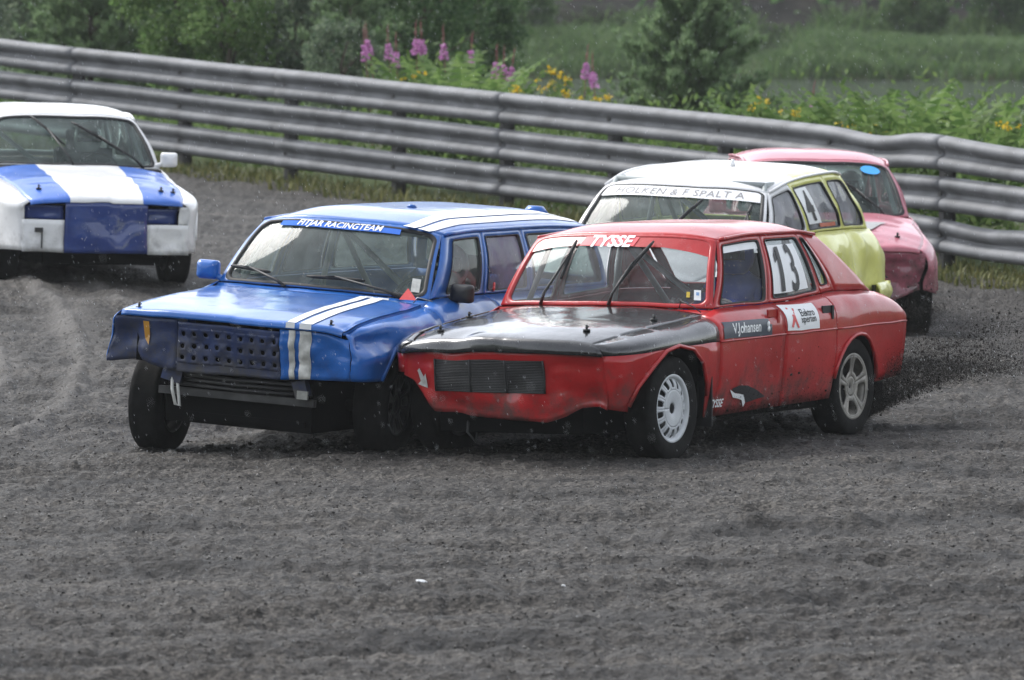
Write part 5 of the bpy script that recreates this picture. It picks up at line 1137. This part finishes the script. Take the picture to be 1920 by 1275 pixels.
def quads(cen, size, r, aspect=.55, droop=None, flat=0.0):
    """leaf shaped diamonds, one per centre"""
    n = len(cen); a = r.normal(size=(n, 3)); a[:, 2] *= (1 - flat)
    if droop is not None: a = a + droop
    a /= np.linalg.norm(a, axis=1, keepdims=True) + 1e-9
    b = r.normal(size=(n, 3)); b -= (b * a).sum(1, keepdims=True) * a; b /= np.linalg.norm(b, axis=1, keepdims=True) + 1e-9
    s = (size * (.6 + .8 * r.random(n)))[:, None]
    v = np.stack([cen - a * s * .5, cen + b * s * aspect * .5, cen + a * s * .5, cen - b * s * aspect * .5], 1).reshape(-1, 3)
    f = np.arange(4 * n).reshape(n, 4); return v, f
def clump_pts(n, nclump, rad, r, shell=.16):
    """points gathered in uneven clumps inside an ellipsoid"""
    d = r.normal(size=(nclump, 3)); d /= np.linalg.norm(d, axis=1, keepdims=True); q = d * (r.random((nclump, 1)) ** shell) * np.array(rad) * .8
    k = r.integers(0, nclump, n); e = r.normal(size=(n, 3)); e /= np.linalg.norm(e, axis=1, keepdims=True)
    cs = (.16 + .22 * r.random((nclump, 1)))[k] * np.mean(rad); return q[k] + e * cs * (r.random((n, 1)) ** .5)
def leafy_tree(name, label, cat, base, h, rad, mat, seed, n=9000, leaf=.07, group=None, trunk=.05, low=.15):
    r = np.random.default_rng(seed); root = empty(name, base); set_props(root, label, cat, group)
    mb = MB(); pts = [(0, 0, -.1)] + [(float(r.normal() * .04 * k), float(r.normal() * .04 * k), h * k / 6) for k in range(1, 6)]
    mb.tube(pts, [trunk * (1 - .16 * k) for k in range(6)], 7)
    for k in range(9):
        a = r.random() * 6.28; z = h * (.15 + .6 * r.random()); mb.tube([(0, 0, z), (math.cos(a) * rad * .4, math.sin(a) * rad * .4, z + .2 * h * .6), (math.cos(a) * rad * .75, math.sin(a) * rad * .75, z + h * .2)], [trunk * .5, trunk * .3, trunk * .12], 5)
    mb.build('trunk', M['bark'], root)
    p = clump_pts(n, 55, (rad, rad, h * .5), r) + np.array([0, 0, h * (.5 + low * .5)])
    p = p[p[:, 2] > .02]
    v, f = quads(p, leaf, r, .6, np.array([0, 0, -.3])); o = link('crown', mesh_np('crown', v, f), mat, root); return root
def pine_tree(name, label, base, h, rad, seed, group=None, dens=1.0):
    r = np.random.default_rng(seed); root = empty(name, base); set_props(root, label, 'tree', group)
    mb = MB(); mb.tube([(0, 0, -.1), (0, 0, h * .5), (.01, 0, h)], [.05, .03, .008], 7)
    cen = []; dirs = []
    nb = int(70 * dens)
    for k in range(nb):
        t = (k + r.random()) / nb; z = h * (.06 + .9 * t); L_ = rad * (1 - t ** 1.7 * .88) * (.62 + .55 * r.random()); a = k * 2.4 + r.random()
        up = .25 + .55 * t
        e = np.array([math.cos(a), math.sin(a), up]); e /= np.linalg.norm(e)
        p0 = np.array([0, 0, z - .1 * L_]); p1 = p0 + e * L_ + np.array([0, 0, .12 * L_])
        mb.tube([p0, (p0 + p1) / 2 - np.array([0, 0, .04 * L_]), p1], [.012, .008, .003], 4)
        m_ = int(26 * L_ / .6 * dens) + 6
        for j in range(m_):
            q = .25 + .78 * (j + r.random()) / m_; c0 = p0 + (p1 - p0) * q + r.normal(size=3) * .05 * L_
            cen.append(c0); dirs.append(e * .6 + np.array([0, 0, .9]))
    mb.build('trunk', M['bark'], root)
    cen = np.array(cen); dirs = np.array(dirs); k = 12; c2 = np.repeat(cen, k, 0); d2 = np.repeat(dirs, k, 0) + r.normal(size=(len(c2), 3)) * .5
    d2 /= np.linalg.norm(d2, axis=1, keepdims=True); ln = (.07 + .06 * r.random((len(c2), 1))); sd_ = r.normal(size=d2.shape); sd_ -= (sd_ * d2).sum(1, keepdims=True) * d2; sd_ /= np.linalg.norm(sd_, axis=1, keepdims=True)
    v = np.stack([c2 - sd_ * .013, c2 + sd_ * .013, c2 + d2 * ln], 1).reshape(-1, 3); link('crown', mesh_np('crown', v, np.arange(len(v)).reshape(-1, 3)), M['pine'], root); return root
def foot(px, Y, off=0):
    p = at(px, 100, Y); return (p.x, p.y, float(land(np.array([p.x]), np.array([p.y]))[0]) + off)
TR = 'trees and shrubs behind the rail'
pine_tree('pine_tree', 'broad young pine growing alone right of the pink flowers', foot(1292, 71), 2.4, 1.10, 3, TR, 1.5)
pine_tree('pine_tree', 'dark pine at the left end of the shrubs', foot(170, 79), 3.2, 1.0, 5, TR, 1.4)
leafy_tree('birch_tree', 'light green birch sapling beside the dark left pine', 'tree', foot(335, 77), 3.1, .75, M['birch'], 21, 9000, .075, TR)
leafy_tree('alder_tree', 'dark leafy bush behind the birch saplings', 'tree', foot(255, 83), 3.3, .95, M['alder'], 22, 9000, .08, TR)
leafy_tree('birch_tree', 'second light green birch sapling from the left pine', 'tree', foot(430, 76), 2.9, .62, M['birch'], 23, 7000, .07, TR)
leafy_tree('willow_shrub', 'grey green willow in the middle of the left shrubs', 'shrub', foot(560, 77), 2.9, .95, M['willow'], 24, 10000, .075, TR)
pine_tree('pine_tree', 'small pine between the willow and the dark alder', foot(655, 75), 2.7, .70, 25, TR, 1.1)
leafy_tree('alder_tree', 'dark spreading alder above the pink flowers', 'tree', foot(775, 78), 3.4, 1.15, M['alder'], 26, 12000, .08, TR)
leafy_tree('alder_tree', 'low dark alder bush right of the spreading alder', 'tree', foot(880, 80), 2.5, .75, M['alder'], 27, 8000, .075, TR)
leafy_tree('willow_shrub', 'low willow shrub just behind the rail left of the flowers', 'shrub', foot(640, 71), 1.75, .50, M['willow'], 28, 5000, .06, TR)
leafy_tree('willow_shrub', 'pale willow shrub far left on the grass slope', 'shrub', foot(20, 104), 3.2, 1.4, M['willow'], 29, 8000, .10, TR)
leafy_tree('birch_tree', 'birch bush at the far left edge behind the rail', 'tree', foot(70, 92), 2.2, .9, M['willow'], 30, 6000, .09, TR)
# fireweed
FG = 'fireweed in flower behind the rail'
fw_label = {704: 'leftmost tall pink fireweed behind the rail', 726: 'pink fireweed second in the left cluster', 742: 'pink fireweed third in the left cluster', 752: 'short pink fireweed at the right of the left cluster',
            787: 'pink fireweed alone just right of the left cluster', 812: 'tallest pink fireweed with a long bud tip', 845: 'pale pink fireweed right of the tallest one', 866: 'pink fireweed leaning above the fern leaves', 925: 'faded pink fireweed in front of the pond', 938: 'low pink fireweed beside the faded one', 949: 'bright low pink fireweed left of the yellow flowers',
            1083: 'pink fireweed standing alone in front of the pond left of the young pine', 1128: 'pink fireweed close to the left side of the young pine', 1497: 'pink fireweed right of the young pine'}
for i, (px, py) in enumerate([(704,100),(726,88),(742,98),(752,112),(787,88),(812,88),(845,98),(866,110),(925,132),(938,140),(949,138),(1083,134),(1128,150),(1497,206)]):
    Yd = RAILP[4][1] + 4.5 - (px - 940) * .0080 + (i % 3) * .35; t = at(px, py, Yd); b = foot(px, Yd); h = max(.5, t.z - b[2])
    r = np.random.default_rng(300 + i); root = empty('fireweed', (t.x, Yd, b[2])); set_props(root, fw_label[px], 'flower', FG); root.rotation_euler = (float(r.normal()) * .06, float(r.normal()) * .09, 0)
    mb = MB(); mb.tube([(0, 0, -.05), (.01, 0, h * .6), (0, 0, h + .16), (0.01, 0, h + .32)], [.006, .005, .004, .002], 5); mb.build('stem', M['redbud'], root)
    n = 95; zz = r.random(n); an = r.random(n) * 6.28; rr = (.05 * (1.05 - zz * .55)) * (.5 + .6 * r.random(n)); cpt = np.stack([np.cos(an) * rr, np.sin(an) * rr, h - .08 + zz * .17], 1); v, f = quads(cpt, .034, r, .9); link('flower_spike', mesh_np('flower_spike', v, f), M['pinkfl'], root)['kind'] = 'stuff'
    n = 40; zz = r.random(n); an = r.random(n) * 6.28; cpt = np.stack([np.cos(an) * .016 * (1 - zz), np.sin(an) * .016 * (1 - zz), h + .13 + zz * .16], 1); v, f = quads(cpt, .022, r, .5); link('bud_tip', mesh_np('bud_tip', v, f), M['redbud'], root)
    n = 90; zz = r.random(n) * (h - .15); an = r.random(n) * 6.28; cpt = np.stack([np.cos(an) * .06, np.sin(an) * .06, zz], 1); v, f = quads(cpt, .14, r, .16); link('leaves', mesh_np('leaves', v, f), M['weed'], root)
# ragwort
YG = 'ragwort in flower behind the rail'
yl = ['yellow ragwort between the pink flowers and the rail', 'yellow ragwort low on the rail at the left flowers', 'yellow ragwort below the fern leaves', 'yellow ragwort at the left end of the pond', 'tall yellow ragwort left of the lone fireweed', 'yellow ragwort beside the tall ragwort', 'yellow ragwort under the lone fireweed', 'yellow ragwort touching the young pine on its left', 'yellow ragwort touching the young pine on its right', 'yellow ragwort below the right hand fireweed', 'yellow ragwort in front of the right ferns', 'yellow ragwort among the right ferns', 'rightmost yellow ragwort near the frame edge']
for i, (px, py) in enumerate([(775,136),(745,148),(968,158),(1030,150),(1044,128),(1058,134),(1065,168),(1120,178),(1428,186),(1492,200),(1600,228),(1640,236),(1890,232)]):
    Yd = RAILP[4][1] + 2.2 - (px - 940) * .0082 + (i % 2) * .4; t = at(px, py, Yd); b = foot(px, Yd); h = max(.4, t.z - b[2])
    r = np.random.default_rng(400 + i); root = empty('ragwort', (t.x, Yd, b[2])); set_props(root, yl[i], 'flower', YG)
    mb = MB(); mb.tube([(0, 0, -.05), (0, 0, h)], [.007, .004], 5)
    cs = []
    for k in range(7):
        a = r.random() * 6.28; q = (math.cos(a) * .16 * r.random(), math.sin(a) * .11 * r.random(), h - .10 * r.random()); mb.tube([(0, 0, h * .65), q], .003, 4); cs.append(q)
    mb.build('stem', M['weed'], root); cs = np.array(cs); cp = np.repeat(cs, 7, 0) + r.normal(size=(49, 3)) * .016; v, f = quads(cp, .028, r, .95, flat=.6); link('flower_head', mesh_np('flower_head', v, f), M['yelfl'], root)['kind'] = 'stuff'
    n = 110; zz = r.random(n) * h * .92; an = r.random(n) * 6.28; cpt = np.stack([np.cos(an) * .07, np.sin(an) * .07, zz], 1); v, f = quads(cpt, .11, r, .35); link('leaves', mesh_np('leaves', v, f), M['weed'], root)
# ferns
GG = 'ferns behind the rail'
fl = ['fern with arching pale fronds among the pink flowers', 'fern leaning right below the pale pink flowers', 'fern at the end of the left flower clump', 'fern just right of the young pine', 'fern second from the young pine on the right', 'tall bright fern right of centre of the right hand clump', 'bright fern beside the tall fern', 'arching fern near the right end of the clump', 'rightmost fern near the frame edge', 'small bright fern above the dented rail']
for i, (px, py) in enumerate([(815,118),(880,120),(905,150),(1455,186),(1540,192),(1640,182),(1700,178),(1780,172),(1850,205),(1600,200)]):
    Yd = RAILP[4][1] + 3.3 - (px - 940) * .0082; t = at(px, py, Yd); b = foot(px, Yd); h = max(.6, (t.z - b[2]) * 1.18); r = np.random.default_rng(500 + i)
    root = empty('fern', (t.x, Yd, b[2])); set_props(root, fl[i], 'fern', GG)
    for k in range(12):
        a = k * .524 + r.random() * .5; L_ = h * (.9 + .25 * r.random()); vv = []; ff = []; n = 17; pts = []
        for j in range(n + 1):
            q = j / n; rad_ = .5 * L_ * q ** 1.3; z = L_ * (1.08 * q - .26 * q ** 3); pts.append(np.array([math.cos(a) * rad_, math.sin(a) * rad_, z]))
        sd_ = np.array([-math.sin(a), math.cos(a), 0])
        for j in range(3, n):
            wd = .24 * L_ * (1 - (j / n)) ** .8 * (.6 if j < 5 else 1)
            for sg in (1, -1):
                b0 = len(vv); tip = pts[j] + sd_ * sg * wd + (pts[j+1] - pts[j]) * .6 - np.array([0, 0, .02]); vv += [pts[j], tip, pts[j] + (pts[j+1] - pts[j]) * 1.0]; ff.append((b0, b0+1, b0+2))
        link('frond', mesh_np('frond', np.array(vv), np.array(ff)), M['fern'], root)
# undergrowth, verge grass, bank grass: nobody could count it
r = np.random.default_rng(61); s_ = np.concatenate([r.random(20000) * (npost - 1), 8 + 6 * r.random(14000)]); pp_ = []
for q in s_:
    i = int(q); a_, b_ = RP[i], RP[min(i+1, npost-1)]; pp_.append((a_.x + (b_.x-a_.x)*(q-i), a_.y + (b_.y-a_.y)*(q-i), a_.z + (b_.z-a_.z)*(q-i)))
pp_ = np.array(pp_); back = .5 + 6.5 * r.random(len(pp_)) ** 1.2; pp_[:, 0] += .72 * back; pp_[:, 1] += .70 * back
hh = (.55 + .12 * np.clip(pp_[:, 0], -2, 5) + .65 * np.exp(-((pp_[:, 0] + .9) / 1.0) ** 2) + .60 * (vnoise(pp_[:, 0] * .9, pp_[:, 1] * .5, 71) + .5)) * (.6 + .5 * r.random(len(pp_)))
pp_[:, 2] = land(pp_[:, 0], pp_[:, 1]) + hh * (.35 + .65 * r.random(len(pp_)))
v, f = quads(pp_, .10, r, .4, np.array([0, 0, .6])); u = link('undergrowth', mesh_np('undergrowth', v, f), M['weed']); set_props(u, 'low green weeds growing along the back of the rail', 'undergrowth', None, 'stuff')
def blades(x, y, z, h, wd, lean, r):
    n = len(x); a = r.random(n) * 6.28; d = np.stack([np.cos(a), np.sin(a)], 1); s = np.stack([-np.sin(a), np.cos(a)], 1) * wd[:, None] * .5
    b = np.stack([x, y, z], 1); m1 = b + np.concatenate([d * (lean * h * .35)[:, None], (h * .62)[:, None]], 1); t = b + np.concatenate([d * (lean * h)[:, None], (h * (1 - .25 * lean))[:, None]], 1); S3 = np.concatenate([s, np.zeros((n, 1))], 1)
    v = np.stack([b - S3, b + S3, m1 + S3 * .8, m1 - S3 * .8, t], 1).reshape(-1, 3); k = np.arange(n)[:, None] * 5
    f = np.concatenate([k + np.array([[0, 1, 2]]), k + np.array([[0, 2, 3]]), k + np.array([[3, 2, 4]])], 0); return v, f
n = 15000; s_ = r.random(n) * (npost - 1.01); i_ = s_.astype(int); RA = np.array([tuple(p) for p in RP]); base = RA[i_] + (RA[i_+1] - RA[i_]) * (s_ - i_)[:, None]
off = -.55 + 1.35 * r.random(n) ** .8; keep = vnoise(base[:, 0] * 1.1, base[:, 1] * 1.1, 81) + .52 > .35 * np.abs(off - .1); base = base[keep]; off = off[keep]
x = base[:, 0] - .72 * off; y = base[:, 1] - .70 * off; z = terr(x, y) + relief(x, y) * .25; h = (.06 + .16 * r.random(len(x)) ** 2)
v, f = blades(x, y, z, h, .012 + .01 * r.random(len(x)), .3 + .5 * r.random(len(x)), r); g = link('verge_grass', mesh_np('verge_grass', v, f), M['drygrass']); set_props(g, 'short yellowish grass growing along the foot of the rail', 'grass', None, 'stuff')
n = 60000; x = -14 + 44 * r.random(n); y = 132.4 + 12 * r.random(n) ** .9; tk = np.floor(x / 1.6) * 7.1 + np.floor(y / 2.5) * 3.3
z = land(x, y); h = (.28 + .62 * (vnoise(x * .4, y * .3, 95) + .5)) * (.7 + .5 * r.random(n)); h *= np.where(np.abs(x - 5.4 - (y - 137) * .15) < .7, .25, 1)
v, f = blades(x, y, z - .05, h, .03 + .03 * r.random(n), .7 + .7 * r.random(n), r); g = link('bank_grass', mesh_np('bank_grass', v, f), M['tuss']); set_props(g, 'long green grass on the bank across the pond', 'grass', None, 'stuff')
n = 26000; x = -30 + 27 * r.random(n); y = 84 + 55 * r.random(n); z = land(x, y); h = (.3 + .5 * r.random(n)); v, f = blades(x, y, z - .03, h, .03 + .03 * r.random(n), .3 + .5 * r.random(n), r); g = link('meadow_grass', mesh_np('meadow_grass', v, f), M['willow']); set_props(g, 'pale green meadow grass on the slope at the far left', 'grass', None, 'stuff')
# dark scrub on the hillside
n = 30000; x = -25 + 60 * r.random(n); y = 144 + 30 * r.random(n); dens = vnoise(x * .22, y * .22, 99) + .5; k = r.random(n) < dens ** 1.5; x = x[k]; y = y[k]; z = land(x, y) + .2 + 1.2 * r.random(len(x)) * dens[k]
v, f = quads(np.stack([x, y, z], 1), .28, r, .6); g = link('hillside_scrub', mesh_np('hillside_scrub', v, f), M['alder']); set_props(g, 'dark scrub covering the hillside behind the bank', 'scrub', None, 'stuff')
SC = 'bushes on the far bank'
for i, (px, py, Yd, h, rd, mt, lb) in enumerate([(1720, 40, 142, 1.9, .9, 'tuss', 'round green bush on the far bank at the right'), (1880, 20, 144, 2.3, 1.2, 'alder', 'dark bush on the far bank near the right edge'), (1340, 60, 140, 1.6, .8, 'tuss', 'green bush on the far bank behind the young pine'), (980, 30, 141, 1.6, 1.0, 'tuss', 'green bush at the left end of the far bank')]):
    leafy_tree('bank_bush', lb, 'bush', foot(px, Yd), h, rd, M[mt], 600 + i, 4000, .13, SC)

# ================================================================== SPRAY, RAIN, LOOSE STONES
M['mud'] = simple('flying_mud', (.032, .030, .028), .95, spec=.05)
def bits(cen, size, r, stretch=None):
    n = len(cen); t = np.array([(1,1,1),(1,-1,-1),(-1,1,-1),(-1,-1,1)], float) * .6; tf = np.array([(0,1,2),(0,3,1),(0,2,3),(1,3,2)])
    q = t[None] * (size[:, None, None]) * (.6 + .8 * r.random((n, 4, 1)))
    if stretch is not None: q = q + (np.array([0, .5, -.5, 0])[None, :, None]) * stretch[:, None, :]
    return (q + cen[:, None]).reshape(-1, 3), (tf[None] + (np.arange(n) * 4)[:, None, None]).reshape(-1, 3)
r = np.random.default_rng(77); cen = []; sz = []
def jet(p, d, n, spread, L_, s0, up=.25):
    t = r.random(n) ** 1.6; dv = np.array(d); e = r.normal(size=(n, 3)); e[:, 2] = np.abs(e[:, 2]) * .9
    c_ = np.array(p) + dv * (t * L_)[:, None] + e * (spread * (.08 + t))[:, None]; c_[:, 2] += up * t * (1 - t) * 2; c_[:, 2] = np.maximum(c_[:, 2], terr(c_[:, 0], c_[:, 1]) + .0)
    cen.append(c_); sz.append(s0 * (.4 + 1.2 * r.random(n) ** 3))
for car_, wx, sy, n, L_, up in ((RED, -2.62, .74, 15000, 2.2, .16), (RED, -2.55, .70, 5000, 1.6, .34), (RED, -2.6, .74, 5000, 3.0, .60), (RED, -2.62, -.74, 4500, 2.2, .3), (RED, -.25, .75, 1800, 1.4, .10), (BLUE, -2.8, -.74, 1500, 1.6, .2), (YEL, -2.8, .74, 2500, 2.0, .2), (PINK, -2.6, .74, 800, 1.5, .2), (PINK, .0, .80, 2200, .5, .15), (WHITE, -2.6, .74, 800, 1.5, .2)):
    p = car_.mat @ Vector((wx, sy, 0)); p.z = tz(p.x, p.y) + .05; bk = (car_.mat.to_3x3() @ Vector((-1, .10, 0))); bk.z = .10; jet(p, bk, n, .13, L_, .0034, up); jet(p, bk, n // 14, .22, L_, .008, up); jet(p, bk * .8, n * 5, .24, L_ * 1.15, .0018, up * 1.3)
cen = np.concatenate(cen); sz = np.concatenate(sz); v, f = bits(cen, sz, r); g = link('mud_spray', mesh_np('mud_spray', v, f), M['mud']); set_props(g, 'dark mud and grit thrown up behind the wheels', 'spray', None, 'stuff')
n = 5200; y = 14 + 34 * r.random(n) ** .8; x = (r.random(n) * 2 - 1) * (y * .094 + .5); z = terr(x, y) + .02 + 3.0 * r.random(n)
cen = np.stack([x, y, z], 1); v, f = bits(cen, np.full(n, .0012), r, np.tile(np.array([[.004, 0, -.014]]), (n, 1)))
M['rain'] = simple('rain_drop', (.75, .78, .8), .1, var=.02, spec=.8)
g = link('rain', mesh_np('rain', v, f), M['rain']); set_props(g, 'fine rain drops falling over the track', 'rain', None, 'stuff')
for i, (px, py, s0, lb) in enumerate([(790, 1086, .028, 'flat white stone lying on the track in the left foreground'), (1056, 1128, .018, 'small white stone lying on the track in the middle foreground'), (560, 1238, .011, 'tiny pale stone near the bottom edge of the track')]):
    d = fw + rt * ((px - 960) / FPX) - upv * ((py - 637.5) / FPX); t = -CAMH / d.z; p = Vector((0, 0, CAMH)) + d * t
    z = tz(p.x, p.y) + float(relief(np.array([p.x]), np.array([p.y]))[0]); rr_ = np.random.default_rng(i + 900); bm = bmesh.new(); bmesh.ops.create_icosphere(bm, subdivisions=2, radius=1)
    for vv in bm.verts: k = 1 + .25 * sn1(vv.co.x * 2 + i * 9, vv.co.y * 2 + vv.co.z * 3, 5); vv.co = Vector((vv.co.x * s0 * k, vv.co.y * s0 * .6 * k, vv.co.z * s0 * .32 * k))
    me = bpy.data.meshes.new('pale_stone'); bm.to_mesh(me); bm.free(); o = link('pale_stone', me, M['white']); o.location = (p.x, p.y, z + s0 * .2); o.rotation_euler = (.1, .15, i * 1.3); set_props(o, lb, 'stone', 'pale stones on the track')

# ================================================================== HAZE: rain-filled air over the whole place
hm = bpy.data.materials.new('haze'); hm.use_nodes = True; hn = hm.node_tree; hn.nodes.clear()
hv = hn.nodes.new('ShaderNodeVolumePrincipled'); hv.inputs['Density'].default_value = .0003; hv.inputs['Color'].default_value = (.93, .96, .97, 1); hv.inputs['Anisotropy'].default_value = 0.0
ho = hn.nodes.new('ShaderNodeOutputMaterial'); hn.links.new(hv.outputs[0], ho.inputs['Volume'])
mb = MB(); mb.box((0, 100, 13.5), (1040, 1040, 31)); hz = mb.build('haze', hm, None, False); set_props(hz, 'thin rain haze filling the air', 'haze', None, 'stuff')
